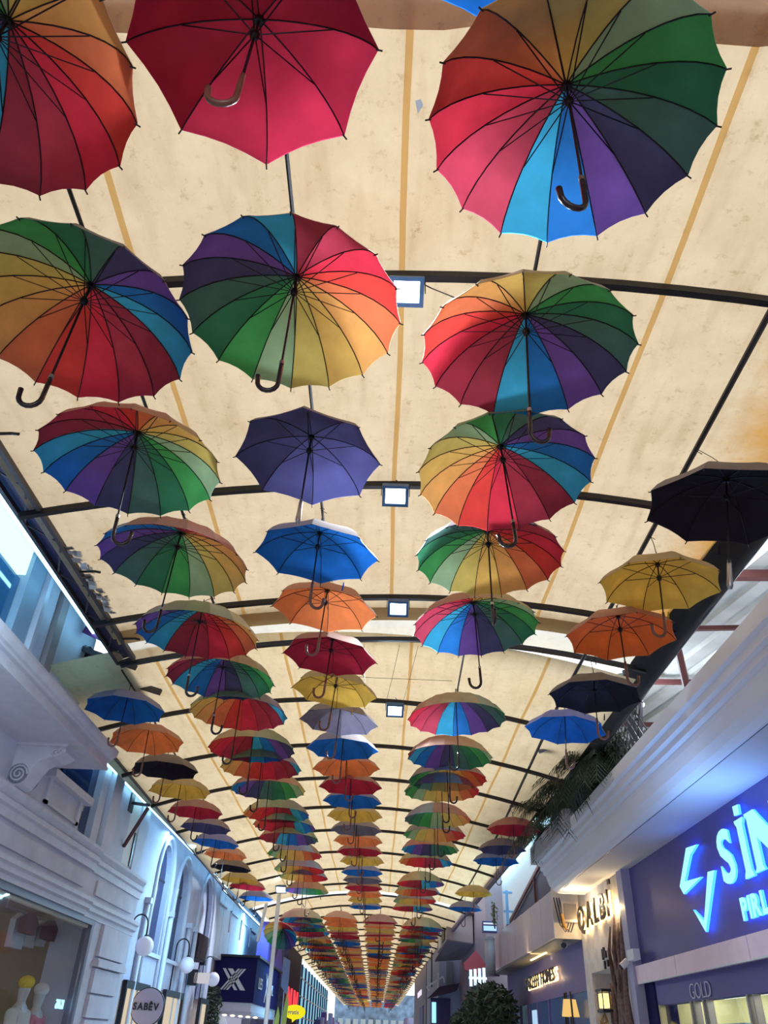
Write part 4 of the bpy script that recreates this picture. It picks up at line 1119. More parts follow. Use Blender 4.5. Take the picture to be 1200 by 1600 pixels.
TB = thing('dark_tower', 'dark grey-violet building block with red lettering beyond the banners', 'building', (-3.8, 40, 2))
mb = MB(); mb.box(-5.2, -3.75, 37, 44, 0, 4.9); mb.build('wall', mat('dark_speckled_wall', lin(62, 56, 84), 0.8, noise=0.5, nscale=5), TB)
M_REDL = emat('red_letter', (1.0, 0.07, 0.09, 1), 1.1)
for k in range(2):
    text_on('letter', 'N', (-3.7, 37.3 + 3.0 * k, 2.35), (0, 1, 0), (0, 0, 1), 1.35, 0.03, [M_REDL], TB, bold=0.03, xscale=2.1)
gb = thing('speech_bubble_sign', 'yellow speech-bubble sign with violet writing', 'sign', (-3.1, 35.5, 2.4))
pts = [(-3.15 + 0.42 * math.cos(2 * PI * i / 28), 35.5, 2.38 + 0.24 * math.sin(2 * PI * i / 28)) for i in range(28)]
mb = MB(); mb.poly(pts, (0, 0.06, 0)); mb.poly([(-3.25, 35.5, 2.2), (-3.05, 35.5, 2.17), (-3.22, 35.5, 2.04)], (0, 0.06, 0)); mb.build('face', emat('yellow_face', (0.95, 0.85, 0.02, 1), 0.95), gb)
mb = MB(); mb.bar((-3.5, 35.6, 2.38), (-3.8, 37.05, 2.38), 0.04); mb.build('arm', M_BLACK, gb)
text_on('lettering', 'gratis', (-3.42, 35.48, 2.31), (1, 0, 0), (0, 0, 1), 0.2, 0.005, [mat('violet_ink', lin(110, 90, 190), 0.5)], gb, each=False, bold=0.003)
yl = thing('flag_sign', 'pair of thin yellow and white feather flags under the navy sign', 'flag', (-3.5, 34, 2))
for k, (x, y, h) in enumerate(((-3.62, 33.6, 0.9), (-3.42, 34.4, 1.4))):
    mb = MB(); mb.poly([(x - 0.1, y, 1.5), (x + 0.08, y, 1.5), (x + 0.1, y, 1.5 + h * 0.8), (x + 0.02, y, 1.6 + h), (x - 0.07, y, 1.5 + h * 0.6)], (0, 0.03, 0)); mb.build('flag', mat('lemon_cloth', lin(215, 215, 110), 0.7, translucent=0.3), yl)
    mb = MB(); mb.tube([(x - 0.1, y, 0), (x - 0.1, y, 1.6 + h)], 0.015, 5); mb.build('pole', M_WHITE, yl)

# glass-fronted building with cyan frames
GB = thing('glass_building', 'cyan-lit glass building with thin frames at the far left', 'building', (-4, 50, 2))
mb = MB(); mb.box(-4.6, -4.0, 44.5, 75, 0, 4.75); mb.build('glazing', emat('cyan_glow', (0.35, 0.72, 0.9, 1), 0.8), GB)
for k in range(12):
    mb = MB(); mb.box(-4.0, -3.92, 44.5 + 2.5 * k, 44.65 + 2.5 * k, 0, 4.75); mb.build('mullion', M_NAVYD, GB)
for z in (1.5, 2.4, 3.3, 4.1):
    mb = MB(); mb.box(-4.0, -3.94, 44.5, 75, z, z + 0.06); mb.build('transom', M_WHITE, GB)
for k in range(14):
    mb = MB(); h = random.uniform(2.2, 3.4); mb.box(-4.0 + 0.02 * k, -3.6, 60 + 3 * k, 62 + 3 * k, 0, h)
    tag(mb.build('shopfront', mat('far_shop_%d' % (k % 4), lin(*[(60, 60, 120), (140, 140, 190), (90, 50, 130), (120, 150, 190)][k % 4]), 0.6)), 'far left shopfront, ' + ordinal(k + 1) + ' beyond the cyan glass building', 'shopfront', 'far shopfronts on the left')

# shrubs under the navy sign
def shrub(label, c, r, n, m, name='shrub', ls=0.09, seed=1, stems=True):
    rnd = random.Random(seed)
    root = thing(name, label, 'plant', (c[0], c[1], c[2] - r[2]))
    mb = MB()
    for i in range(n):
        while True:
            p = Vector((rnd.uniform(-1, 1), rnd.uniform(-1, 1), rnd.uniform(-1, 1)))
            if p.length < 1: break
        p = Vector((c[0] + p.x * r[0], c[1] + p.y * r[1], c[2] + p.z * r[2]))
        d = Vector((rnd.uniform(-1, 1), rnd.uniform(-1, 1), rnd.uniform(-0.8, 0.8))).normalized() * ls
        s = d.cross(Vector((rnd.uniform(-1, 1), rnd.uniform(-1, 1), 1))).normalized() * ls * 0.35
        mb.quad(p - d, p + s, p + d, p - s)
    f = mb.build('foliage', m, root); f['kind'] = 'stuff'
    if stems:
        mb = MB()
        for k in range(6):
            a = rnd.uniform(0, 6.28)
            mb.tube([(c[0], c[1], c[2] - r[2] * 1.3), (c[0] + 0.4 * r[0] * math.cos(a), c[1] + 0.4 * r[1] * math.sin(a), c[2]), (c[0] + 0.8 * r[0] * math.cos(a), c[1] + 0.8 * r[1] * math.sin(a), c[2] + 0.6 * r[2])], [0.02, 0.012, 0.006], 5)
        mb.build('stems', M_BARK, root)
    return root
shrub('dark leafy tree beside the navy shop sign', (-4.55, 24.9, 2.1), (0.32, 0.8, 0.7), 900, M_LEAF, ls=0.08, seed=4, name='tree')
mb = MB(); mb.smooth = True; mb.sphere((-4.3, 25.6, 1.75), 0.2, 14, 10, sc=(1, 1, 1.35)); tag(mb.build('white_lantern', mat('ribbed_white_lantern', lin(225, 222, 235), 0.6)), 'white ribbed lantern shape below the navy sign', 'lantern')

# ================================================================ right: jeweller's building
R1 = thing('jeweller_building', 'jeweller building with stepped pale cornice and violet fascia, nearest on the right', 'building', (4, 6, 0))
mb = MB(); mb.box(4.0, 4.6, -6, 13.45, 2.66, 4.02); mb.build('fascia_wall', M_NAVYP, R1)
mb = MB(); mb.box(3.9, 4.6, 13.75, 16.75, 2.74, 4.1); mb.box(3.9, 4.6, 16.25, 16.75, 0, 2.74); mb.box(4.3, 4.6, 13.75, 16.3, 0, 2.74); mb.build('stone_pier', M_STONE, R1)
mb = MB(); mb.box(3.86, 4.6, 13.45, 13.75, 0, 4.1); mb.build('white_pilaster', mat('pale_lilac_paint', lin(170, 168, 200), 0.5), R1)
# stepped cornice swept round the far corner
PR = [(0.05, 4.035), (0.15, 4.035), (0.155, 4.015), (0.175, 4.02), (0.24, 4.06), (0.30, 4.13), (0.34, 4.24), (0.35, 4.29), (0.35, 4.305), (0.40, 4.32), (0.40, 4.385), (0.45, 4.40), (0.45, 4.48), (0.50, 4.495), (0.50, 4.645), (0.05, 4.645)]
path = [((3.5, -6), (-1, 0))] + [((3.5, 15.95), (-math.cos(PI / 2 * i / 8), math.sin(PI / 2 * i / 8))) for i in range(9)] + [((5.5, 15.95), (0, 1))]
mb = MB(); sweep(mb, PR, path, close=False); mb.build('stepped_cornice', M_GREYP, R1)
mb = MB(); mb.box(3.34, 4.6, -6, 16.0, 4.02, 4.06); mb.build('soffit', mat('soffit_white', lin(208, 204, 206), 0.7), R1)
mb = MB(); mb.box(3.4, 5.5, -6, 16.3, 4.58, 4.63); mb.build('terrace_deck', M_GREYP, R1)
mb = MB(); mb.box(3.36, 3.366, -6, 15.6, 4.016, 4.021); mb.build('shadow_gap', M_DARK, R1)
# downlight in the soffit
mb = MB(); mb.tube([(3.55, 15.55, 4.02), (3.55, 15.55, 4.005)], 0.045, 14); mb.build('downlight', emat('downlight_face', (1.0, 0.93, 0.8, 1), 10), R1)
lamp('soffit_downlight', 'POINT', (3.55, 15.55, 3.85), 9, (1, 0.85, 0.62), 0.05)
# pink stone band in four slabs, soffit below, dark board, shop glass
for k, (y0, y1) in enumerate(((11.63, 13.8), (9.25, 11.61), (6.8, 9.23), (4.4, 6.78), (-6, 4.38))):
    mb = MB(); mb.box(3.9, 4.1, y0, y1, 2.44, 2.66); mb.build('stone_band_slab', M_PINK, R1)
mb = MB(); mb.box(3.9, 3.93, -6, 13.8, 2.425, 2.44); mb.build('band_edge', M_WHITE, R1)
mb = MB(); mb.box(4.02, 4.15, -6, 13.2, 2.15, 2.44); mb.build('dark_board', mat('violet_board', lin(82, 76, 146), 0.5), R1)
mb = MB(); mb.box(4.0, 4.3, 13.0, 13.45, 0, 2.44); mb.build('end_post', M_NAVYD, R1)
mb = MB(); mb.box(4.06, 4.07, -6, 12.9, 0.2, 2.15); mb.build('shop_glass', M_SHOPG, R1)
for yy, w in ((12.85, 0.06), (11.55, 0.05), (11.42, 0.03), (11.1, 0.05), (10.98, 0.03), (9.75, 0.05), (9.6, 0.03), (8.2, 0.06), (6.2, 0.06)):
    mb = MB(); mb.box(4.0, 4.08, yy, yy + w, 0, 2.15); mb.build('mullion', M_METAL if w < 0.055 else mat('brass_frame', lin(190, 180, 140), 0.35, 0.5), R1)
mb = MB(); mb.box(5.2, 5.3, -6, 13.2, 0, 2.4); mb.box(4.3, 5.3, -6, 13.2, 2.3, 2.4); mb.box(4.1, 5.3, 13.1, 13.2, 0, 2.4); mb.build('shop_interior', mat('cream_shop', lin(235, 225, 170), 0.7), R1)
for k in range(5):
    mb = MB(); mb.box(4.5, 5.0, 2.5 + 2.2 * k, 4.2 + 2.2 * k, 2.26, 2.3); mb.build('ceiling_panel', emat('shop_panel', (1, 0.97, 0.78, 1), 3.5), R1)
    mb = MB(); mb.box(4.7, 5.19, 2.9 + 2.2 * k, 4.4 + 2.2 * k, 0, 1.95); mb.build('display_case', mat('blue_case', lin(150, 190, 220), 0.2), R1)

# jeweller lettering
M_LETF = emat('cyan_letter_face', (0.36, 0.9, 1.0, 1), 1.25)
M_LETS = emat('blue_letter_side', (0.02, 0.12, 1.0, 1), 7.0)
SG = thing('illuminated_sign', 'large cyan illuminated letters and angular emblem on the violet fascia', 'sign', (4, 9.5, 3.3))
def emblem(pts):
    mb = MB(); mb.poly([(3.93, y, z) for y, z in pts], (0.035, 0, 0), 0)
    me = mb.data('emblem_stroke', [M_LETF, M_LETS])
    for p in me.polygons: p.material_index = 0 if abs(p.normal.x) > 0.9 and p.center.x < 3.94 else 1
    place('emblem_stroke', me, SG)
emblem([(10.61, 3.789), (10.23, 3.758), (10.51, 3.686), (10.86, 3.432), (10.27, 3.394), (10.97, 3.299), (11.07, 3.406)])
emblem([(10.04, 3.411), (9.83, 3.395), (10.44, 2.813), (10.73, 3.09), (10.43, 2.931)])
o_ = (3.955, 9.62, 3.215)
text_on('letter', 'S', o_, (0, -1, 0), (0, 0, 1), 0.76, 0.0125, [M_LETF, M_LETS], SG, bold=0.02, xscale=1.2)
mb = MB()
def serif_bar(y0, y1, z0, z1, name='letter', flip=0):
    # upright stroke with small wedge serifs
    yc = (y0 + y1) / 2; w = (y1 - y0) / 2
    pts = [(yc - w * 1.6, z0), (yc + w * 1.6, z0), (yc + w * 1.5, z0 + 0.03), (yc + w, z0 + 0.07), (yc + w, z1 - 0.07), (yc + w * 1.5, z1 - 0.03), (yc + w * 1.6, z1), (yc - w * 1.6, z1), (yc - w * 1.5, z1 - 0.03), (yc - w, z1 - 0.07), (yc - w, z0 + 0.07), (yc - w * 1.5, z0 + 0.03)]
    b = MB(); b.poly([(3.93, y, z) for y, z in pts], (0.03, 0, 0), 0)
    return b
def put_letter(b):
    me = b.data('letter', [M_LETF, M_LETS])
    for p in me.polygons: p.material_index = 0 if abs(p.normal.x) > 0.9 and p.center.x < 3.94 else 1
    return place('letter', me, SG)
put_letter(serif_bar(8.83, 8.98, 3.17, 3.76))
b = MB(); b.poly([(3.93, 8.84, 3.80), (3.93, 8.98, 3.81), (3.93, 8.98, 3.91), (3.93, 8.83, 3.90)], (0.03, 0, 0)); put_letter(b)
b = MB(); b.poly([(3.93, y, z) for y, z in ((8.75, 3.185), (8.50, 3.185), (8.54, 3.23), (8.54, 3.50), (8.12, 3.18), (7.98, 3.18), (7.98, 3.76), (8.12, 3.76), (8.12, 3.44), (8.50, 3.77), (8.75, 3.77), (8.70, 3.71), (8.70, 3.23))], (0.03, 0, 0)); put_letter(b)
text_on('letter', 'PIRL', (3.97, 9.32, 2.815), (0, -1, 0), (0, 0, 1), 0.29, 0.015, [M_LETF, M_LETS], SG, bold=0.012, xscale=1.12)
gd = thing('lettering', 'thin pale GOLD lettering on the dark board under the pink band', 'sign', (4, 11, 2.25))
text_on('letter', 'GOLD', (4.012, 11.55, 2.17), (0, -1, 0), (0, 0, 1), 0.25, 0.004, [mat('silver_ink', lin(200, 198, 225), 0.4)], gd, bold=-0.004, xscale=1.15)
# added unseen lamps standing in for the blue glow of the letters
lamp('letter_glow', 'AREA', (3.6, 8.4, 3.1), 42, (0.2, 0.48, 1.0), 0.25, (-0.25, 0, 1), size_y=3.2)
lamp('letter_glow', 'POINT', (3.87, 9.6, 3.3), 3.0, (0.1, 0.25, 1.0), 0.08)
lamp('letter_glow', 'POINT', (3.87, 8.6, 3.4), 5.0, (0.1, 0.25, 1.0), 0.08)
# two camera/junction boxes beside the pilaster
cm = thing('security_camera', 'white security camera with black lens beside the pink band', 'camera', (3.8, 13.5, 2.8))
mb = MB(); mb.box(3.78, 3.88, 13.05, 13.4, 2.72, 2.86); mb.build('bracket_box', M_WHITE, cm)
mb = MB(); mb.tube([(3.84, 13.6, 2.74), (3.74, 13.62, 2.66)], 0.05, 12); mb.build('body', M_WHITE, cm)
mb = MB(); mb.tube([(3.75, 13.62, 2.67), (3.72, 13.63, 2.65)], 0.045, 12); mb.build('lens', M_DARK, cm)

# pier sign: back-lit dark letters
M_GOLD = mat('dark_bronze', lin(70, 62, 56), 0.35, 0.5)
M_GLOW = emat('warm_halo', (1.0, 0.66, 0.24, 1), 5.0)
QS = thing('backlit_sign', 'dark QALBİ letters with warm halo light on the stone pier', 'sign', (3.85, 15, 3.6))
text_on('letter', 'QALBI', (3.80, 16.45, 3.43), (0, -1, 0), (0, 0, 1), 0.56, 0.012, [M_GOLD], QS, bold=0.008, xscale=1.22, gap=0.08)
text_on('halo_plate', 'QALBI', (3.86, 16.45, 3.43), (0, -1, 0), (0, 0, 1), 0.56, 0.006, [M_GLOW], QS, bold=0.004, xscale=1.22, gap=0.08)
mb = MB(); mb.box(3.8, 3.83, 14.02, 14.14, 3.88, 3.96); mb.build('letter_dot', M_GOLD, QS)
for k in range(5): lamp('halo_light', 'POINT', (3.82, 14.05 + 0.6 * k, 3.55), 8, (1, 0.72, 0.35), 0.03)
lg = thing('small_emblem', 'small dark figure-like emblem under the back-lit letters', 'emblem', (3.88, 15.15, 2.95))
for k, (dy, z0, z1) in enumerate(((0.0, 2.9, 3.06), (0.1, 2.88, 3.04), (-0.1, 2.9, 3.0), (-0.18, 2.76, 2.86), (0.03, 2.74, 2.86))):
    mb = MB(); mb.box(3.87, 3.9, 15.12 + dy, 15.18 + dy, z0, z1); mb.build('stroke', M_DARK, lg)
M_BARK2 = mat('grey_bark', lin(128, 104, 100), 0.9, noise=0.4, nscale=18, bump=0.7)
# climbing trunk and roots over the pier
tr = thing('gnarled_trunk', 'gnarled brown trunk and roots climbing the stone pier', 'tree', (3.85, 14.2, 0))
random.seed(11)
for k in range(26):
    y0 = 13.85 + random.uniform(0, 0.9) * (1 if k % 2 else 0.5); wy = 0; pts = []; top = random.choice((2.5, 2.8, 3.3, 3.45, 3.1)) if y0 < 14.4 else random.uniform(1.9, 2.6)
    n = 9
    for i in range(n + 1):
        wy += random.uniform(-0.09, 0.09)
        pts.append((3.85 + random.uniform(-0.05, 0.04) + (0.12 if i < 5 else 0), max(13.8, y0 + wy), top * i / n))
    mb = MB(); mb.smooth = True; mb.tube(pts, [random.uniform(0.03, 0.08) * (1 - i / n) ** 0.5 + 0.012 for i in range(n + 1)], 7); mb.build('root', M_BARK2 if k % 3 else M_BARK, tr)
lt = thing('wall_lantern', 'small glowing lantern in front of the gnarled trunk', 'lantern', (3.7, 14.8, 2.25))
mb = MB(); mb.box(3.66, 3.76, 14.65, 14.95, 2.16, 2.36); mb.build('glass', emat('lantern_glass', (1.0, 0.74, 0.3, 1), 1.6), lt)
mb = MB()
for yy in (14.63, 14.95):
    for xx in (3.65, 3.76): mb.bar((xx, yy, 2.12), (xx, yy, 2.4), 0.014)
mb.box(3.63, 3.79, 14.6, 15.0, 2.38, 2.42); mb.box(3.63, 3.79, 14.6, 15.0, 2.1, 2.14); mb.build('cage', M_DARK, lt)
mb = MB()
for k in range(14):
    a = random.uniform(0, 6.28); mb.tube([(3.7, 14.8, 2.1), (3.68 + 0.05 * math.cos(a), 14.8 + 0.18 * math.sin(a), 1.98), (3.66, 14.8 + 0.3 * math.sin(a), 1.9 + 0.05 * math.cos(a))], 0.006, 4)
mb.build('dried_twigs', mat('dry_straw', lin(170, 130, 70), 0.8), lt)
shrub('small green plant at the foot of the lantern', (3.75, 15.3, 1.75), (0.12, 0.35, 0.16), 160, M_LEAF2, ls=0.05, seed=5)
lamp('lantern_light', 'POINT', (3.6, 14.8, 2.25), 1.5, (1, 0.7, 0.3), 0.05)

# ================================================================ right: second shop with mauve cladding box
R2 = thing('second_shop', 'second right-hand shop with a mauve clad fascia box', 'building', (3.6, 20, 0))
n = 8
for k in range(n):
    y0 = 16.9 + k * (26.8 - 16.9) / n; y1 = y0 + (26.8 - 16.9) / n - 0.015
    xa = 3.4; mb = MB(); mb.box(xa, xa + 0.06, y0, y1, 3.36, 4.18 + 0.008 * (y0 - 17)); mb.build('cladding_panel', M_CLAD, R2)
mb = MB(); mb.box(3.46, 4.4, 16.9, 26.8, 3.34, 3.38); mb.build('fascia_soffit', mat('soffit_warm', lin(150, 140, 120), 0.5), R2)
mb = MB(); mb.box(3.46, 3.5, 16.9, 26.8, 3.38, 4.2); mb.build('fascia_back', M_GREYP, R2)
mb = MB(); mb.box(3.4, 3.95, 16.84, 16.9, 3.34, 4.22); mb.box(3.93, 4.4, 16.75, 18.6, 3.36, 4.4); mb.build('end_wall', M_STONE, R2)
mb = MB(); mb.smooth = True; mb.tube([(3.46, 26.75, 3.3), (3.46, 26.75, 4.2)], 0.2, 14); mb.build('rounded_end', mat('dark_mauve', lin(130, 120, 135), 0.4), R2)
mb = MB(); mb.box(3.92, 4.4, 16.75, 27, 2.5, 3.36); mb.build('sign_wall', mat('violet_grey_wall', lin(104, 92, 140), 0.6), R2)
mb = MB(); mb.box(3.94, 4.4, 16.75, 27, 0, 2.5); mb.build('shop_wall', mat('blue_grey_glazing', lin(78, 104, 150), 0.25), R2)
for yy in (18.2, 20.6, 22.0, 23.4, 24.8):
    mb = MB(); mb.box(3.90, 3.94, yy, yy + 0.12, 0, 2.5); mb.build('mullion', M_NAVYP, R2)
mb = MB(); mb.box(3.9, 3.94, 22.4, 22.9, 1.6, 2.35); mb.build('lit_poster', emat('poster_glow', (0.5, 0.75, 1, 1), 0.9), R2)
HS = thing('backlit_sign', 'warm back-lit SAKEEH HOMES lettering on the violet-grey wall', 'sign', (3.85, 20.5, 2.9))
text_on('letter', 'SAKEEH', (3.80, 22.95, 2.77), (0, -1, 0), (0, 0, 1), 0.40, 0.012, [M_GOLD], HS, xscale=1.35, gap=0.0)
text_on('letter', 'HOMES', (3.80, 20.75, 2.79), (0, -1, 0), (0, 0, 1), 0.37, 0.012, [M_GOLD], HS, xscale=1.4, gap=0.0)
text_on('halo_plate', 'SAKEEH', (3.87, 22.95, 2.77), (0, -1, 0), (0, 0, 1), 0.37, 0.008, [M_GLOW], HS, xscale=1.45, bold=0.004)
text_on('halo_plate', 'HOMES', (3.87, 20.75, 2.79), (0, -1, 0), (0, 0, 1), 0.37, 0.008, [M_GLOW], HS, xscale=1.4, bold=0.004)
for k in range(4): lamp('halo_light', 'POINT', (3.84, 19.1 + 1.1 * k, 2.85), 1.6, (1, 0.72, 0.35), 0.03)
mb = MB(); mb.box(3.7, 3.74, 19.5, 21.5, 3.32, 3.335); tag(mb.build('tube_light', emat('warm_tube', (1, 0.8, 0.4, 1), 5)), 'warm tube light under the mauve fascia box', 'light')
lamp('fascia_light', 'AREA', (3.72, 20.0, 3.28), 5, (1, 0.78, 0.4), 0.2, (0.2, 0, 1), size_y=2.5)
lm = thing('table_lamp', 'yellow shaded lamp inside the window of the second shop', 'lamp', (3.8, 17.6, 2.2))
mb = MB(); mb.smooth = True; mb.tube([(3.72, 17.5, 2.1), (3.72, 17.5, 2.38)], [0.17, 0.12], 14); mb.build('shade', emat('amber_shade', (1.0, 0.62, 0.2, 1), 0.9), lm)
mb = MB(); mb.tube([(3.72, 17.5, 1.2), (3.72, 17.5, 2.1)], 0.015, 6); mb.build('stem', M_DARK, lm)
for k, dy in enumerate((-0.35, 0.3, 0.55)):
    mb = MB(); mb.bar((3.7, 17.5 + dy, 1.0), (3.7, 17.5 + dy * 0.6, 2.5), 0.03); mb.build('frame_post', M_DARK, lm)
# air-conditioner unit with hanging cables
ac = thing('air_conditioner', 'boxy grey air-conditioning unit with hanging black cables beside the pier', 'air conditioner', (3.9, 17.4, 3.9))
mb = MB(); mb.box(3.52, 3.84, 16.55, 16.83, 3.6, 3.95); mb.build('case', mat('ac_case', lin(180, 168, 160), 0.5), ac)
mb = MB(); mb.box(3.56, 3.80, 16.53, 16.55, 3.64, 3.91); mb.build('grille', mat('ac_grille', lin(120, 112, 110), 0.6), ac)
for k in range(3):
    mb = MB(); xx = 3.46 + 0.05 * k
    mb.tube([(xx - 0.05, 16.7, 4.03), (xx - 0.03, 16.62, 3.8), (xx, 16.55, 3.55 - 0.03 * k), (xx + 0.09, 16.52, 3.42), (xx + 0.16, 16.5, 3.58)], 0.012, 6); mb.build('cable', M_DARK, ac)
mb = MB(); mb.tube([(3.5, 16.5, 3.72), (3.52, 16.48, 3.55), (3.56, 16.48, 3.46)], 0.025, 6); mb.build('yellow_cable', mat('yellow_cable', lin(200, 140, 40), 0.5), ac)
c2 = thing('security_camera', 'white bullet camera with black lens under the mauve fascia', 'camera', (3.7, 17.6, 3.3))
mb = MB(); mb.tube([(3.8, 17.4, 3.38), (3.62, 17.1, 3.26)], 0.06, 12); mb.build('body', M_WHITE, c2)
mb = MB(); mb.tube([(3.63, 17.12, 3.265), (3.6, 17.06, 3.245)], 0.05, 12); mb.build('lens', M_DARK, c2)
mb = MB(); mb.bar((3.8, 17.4, 3.38), (3.9, 17.4, 3.5), 0.03); mb.build('bracket', M_WHITE, c2)
# gable-like dark roof with red frames above the cladding, cyan sky-lit wall behind
rf = thing('dark_gable', 'dark gable roof with red-brown edges above the mauve fascia', 'roof', (3.6, 19, 4.5))
mb = MB(); mb.poly([(3.62, 17.2, 4.2), (3.62, 24.6, 4.25), (3.62, 17.2, 5.15)], (0.4, 0, 0)); mb.build('gable', mat('slate_dark', lin(70, 66, 84), 0.7), rf)
mb = MB(); mb.bar((3.58, 24.6, 4.28), (3.58, 17.2, 5.18), 0.06, 0.08); mb.bar((3.58, 19.6, 4.25), (3.58, 19.6, 4.85), 0.05); mb.build('edge_board', M_REDST, rf)
cw = MB(); cw.box(3.95, 4.05, 17.2, 27.5, 4.25, 6.4)
tag(cw.build('lit_wall', mat('white_lit_wall', lin(170, 176, 184), 0.7)), 'white wall glaring with cyan light above the dark gable', 'wall')
mb = MB(); mb.box(3.7, 3.74, 18, 27.5, 6.2, 6.24); tag(mb.build('led_strip', emat('cyan_led3', (0.4, 0.85, 1.0, 1), 40)), 'cyan light strip above the glaring white wall', 'light')
pp = thing('blue_post', 'pale blue post with short arms in front of the glaring wall', 'post', (3.3, 25, 4.2))
mb = MB(); mb.bar((3.35, 22.5, 4.2), (3.35, 22.5, 5.0), 0.07); mb.build('post', mat('pale_blue_paint', lin(110, 165, 215), 0.5), pp)
for z in (4.95, 4.5): 
    mb = MB(); mb.bar((3.25, 22.5, z), (3.5, 22.5, z), 0.05); mb.build('arm', mat('pale_blue_paint', lin(110, 165, 215), 0.5), pp)
# right-hand truss of the middle roof
tr2 = thing('edge_beam', 'long dark edge beam along the right side of the middle roof', 'beam', (2.9, 22, 4.9))
mb = MB(); mb.bar((2.78, 16.0, 4.95), (2.62, 34, 4.95), 0.09, 0.14); mb.build('beam', mat('beam_mauve', lin(110, 100, 125), 0.5), tr2)
mb = MB(); mb.bar((2.95, 16.2, 5.0), (2.75, 30, 5.0), 0.05, 0.05); mb.build('second_chord', M_TRUSS, tr2)
for k in range(8):
    mb = MB(); mb.bar((2.77 - 0.012 * k, 16.5 + 1.5 * k, 4.95), (2.93 - 0.012 * k, 17.2 + 1.5 * k, 5.0), 0.025); mb.build('lattice_bar', M_TRUSS, tr2)

# horizontal light box, balcony box, white building, awnings
lb = thing('light_box', 'horizontal white-blue light box sign end-on to the street', 'sign', (3.1, 24, 4.2))
mb = MB(); mb.box(2.92, 3.32, 24.4, 24.6, 4.2, 4.48); mb.build('frame', mat('blue_frame', lin(60, 70, 130), 0.5), lb)
mb = MB(); mb.box(2.94, 3.3, 24.38, 24.4, 4.24, 4.36); mb.build('face', emat('blue_face', (0.45, 0.75, 1, 1), 1.1), lb)
mb = MB(); mb.box(2.94, 3.3, 24.38, 24.4, 4.40, 4.44); mb.build('upper_strip', emat('white_face', (0.8, 0.85, 1, 1), 0.9), lb)
pd = MB(); pd.smooth = True; pd.tube([(3.12, 24.6, 3.2), (3.12, 24.6, 4.02)], 0.14, 12); pd.sphere((3.12, 24.6, 4.05), 0.15, 12, 8, sc=(1, 1, 0.5))
tag(pd.build('grey_pipe', mat('pipe_grey', lin(150, 150, 165), 0.5)), 'thick grey vertical pipe below the horizontal light box', 'pipe')

bx = thing('balcony', 'pale cantilevered balcony box with a dark vertical sign', 'balcony', (2.6, 34, 5))
mb = MB(); mb.poly([(2.42, 31.0, 4.62), (3.35, 31.0, 4.55), (3.35, 31.0, 5.42), (2.42, 31.0, 5.42)], (0, 5.0, 0)); mb.build('box', mat('balcony_cream', lin(164, 156, 164), 0.6), bx)
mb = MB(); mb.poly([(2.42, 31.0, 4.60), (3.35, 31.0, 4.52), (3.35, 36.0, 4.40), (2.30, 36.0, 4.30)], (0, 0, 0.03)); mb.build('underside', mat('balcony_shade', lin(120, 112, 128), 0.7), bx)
mb = MB(); mb.box(2.38, 2.42, 31.8, 33.0, 4.7, 5.3); mb.build('vertical_sign', M_DARK, bx)
mb = MB(); mb.box(2.37, 2.42, 33.6, 34.6, 4.6, 5.4); mb.build('white_panel', M_WHITE, bx)
mb = MB(); mb.box(2.36, 3.4, 30.9, 36.2, 5.42, 5.5); mb.build('dark_rim', M_DARK, bx)
wb = thing('white_building', 'tall white building with a thin black pole at its corner', 'building', (3, 44, 0))
mb = MB(); mb.box(2.55, 5, 37.0, 46.0, 0, 6.0); mb.build('wall', mat('white_blue_wall', lin(160, 170, 202), 0.7), wb)
mb = MB(); mb.box(3.4, 5, 27.6, 37.0, 0, 7.2); mb.build('side_wing', mat('beige_lilac_wall', lin(138, 128, 142), 0.7), wb)
mb = MB(); mb.box(2.85, 3.1, 36.9, 37.0, 3.4, 4.4); mb.build('window', mat('grey_window', lin(120, 130, 145), 0.3), wb)
mb = MB(); mb.box(2.5, 2.56, 37.0, 37.15, 0, 4.0); mb.build('corner_pipe', M_WHITE, wb)
mb = MB(); mb.bar((2.4, 39.5, 3.6), (2.4, 39.5, 5.0), 0.05); mb.build('black_pole', M_BLACK, wb)
bb = thing('beige_building', 'beige shop building with violet door beyond the white building', 'building', (3, 52, 0))
mb = MB(); mb.box(2.5, 5, 46.0, 60, 0, 5.0); mb.build('wall', mat('beige_wall', lin(150, 134, 150), 0.7), bb)
mb = MB(); mb.box(2.46, 2.5, 48, 52, 0, 3.2); mb.build('door', mat('violet_door', lin(104, 76, 132), 0.6), bb)
for k in range(3):
    mb = MB(); mb.box(2.44, 2.48, 50 + 1.6 * k, 50.9 + 1.6 * k, 3.75, 4.0); mb.build('letter_block', emat('pale_sign', (0.9, 0.8, 0.95, 1), 1.0), bb)
aw = thing('dark_awning', 'dark brown tiled awning with a white frame over a cyan window', 'awning', (2.4, 36, 3.2))
mb = MB(); mb.poly([(2.05, 36.0, 3.05), (3.2, 36.0, 3.35), (3.3, 36.0, 3.6), (2.5, 36.0, 3.45)], (0, 1.0, 0)); mb.build('cover', mat('awning_brown', lin(64, 46, 72), 0.7), aw)
mb = MB(); mb.bar((1.98, 36, 3.42), (2.65, 36, 3.80), 0.06); mb.bar((2.65, 36, 3.80), (2.7, 36, 3.6), 0.05); mb.bar((1.98, 36, 3.42), (2.1, 36, 3.28), 0.05); mb.build('frame', M_WHITE, aw)
mb = MB(); mb.box(2.25, 2.42, 36.9, 36.95, 2.25, 2.95); mb.build('cyan_window', emat('cyan_window', (0.35, 0.8, 0.95, 1), 1.3), aw)
mb = MB(); mb.box(2.2, 3.0, 36.95, 37.0, 0, 3.1); mb.build('shop_front', mat('dark_shop', lin(70, 56, 110), 0.6), aw)
ra = thing('parasol', 'folded-edge red parasol beside the grey pipe', 'parasol', (2.9, 27, 3.2))
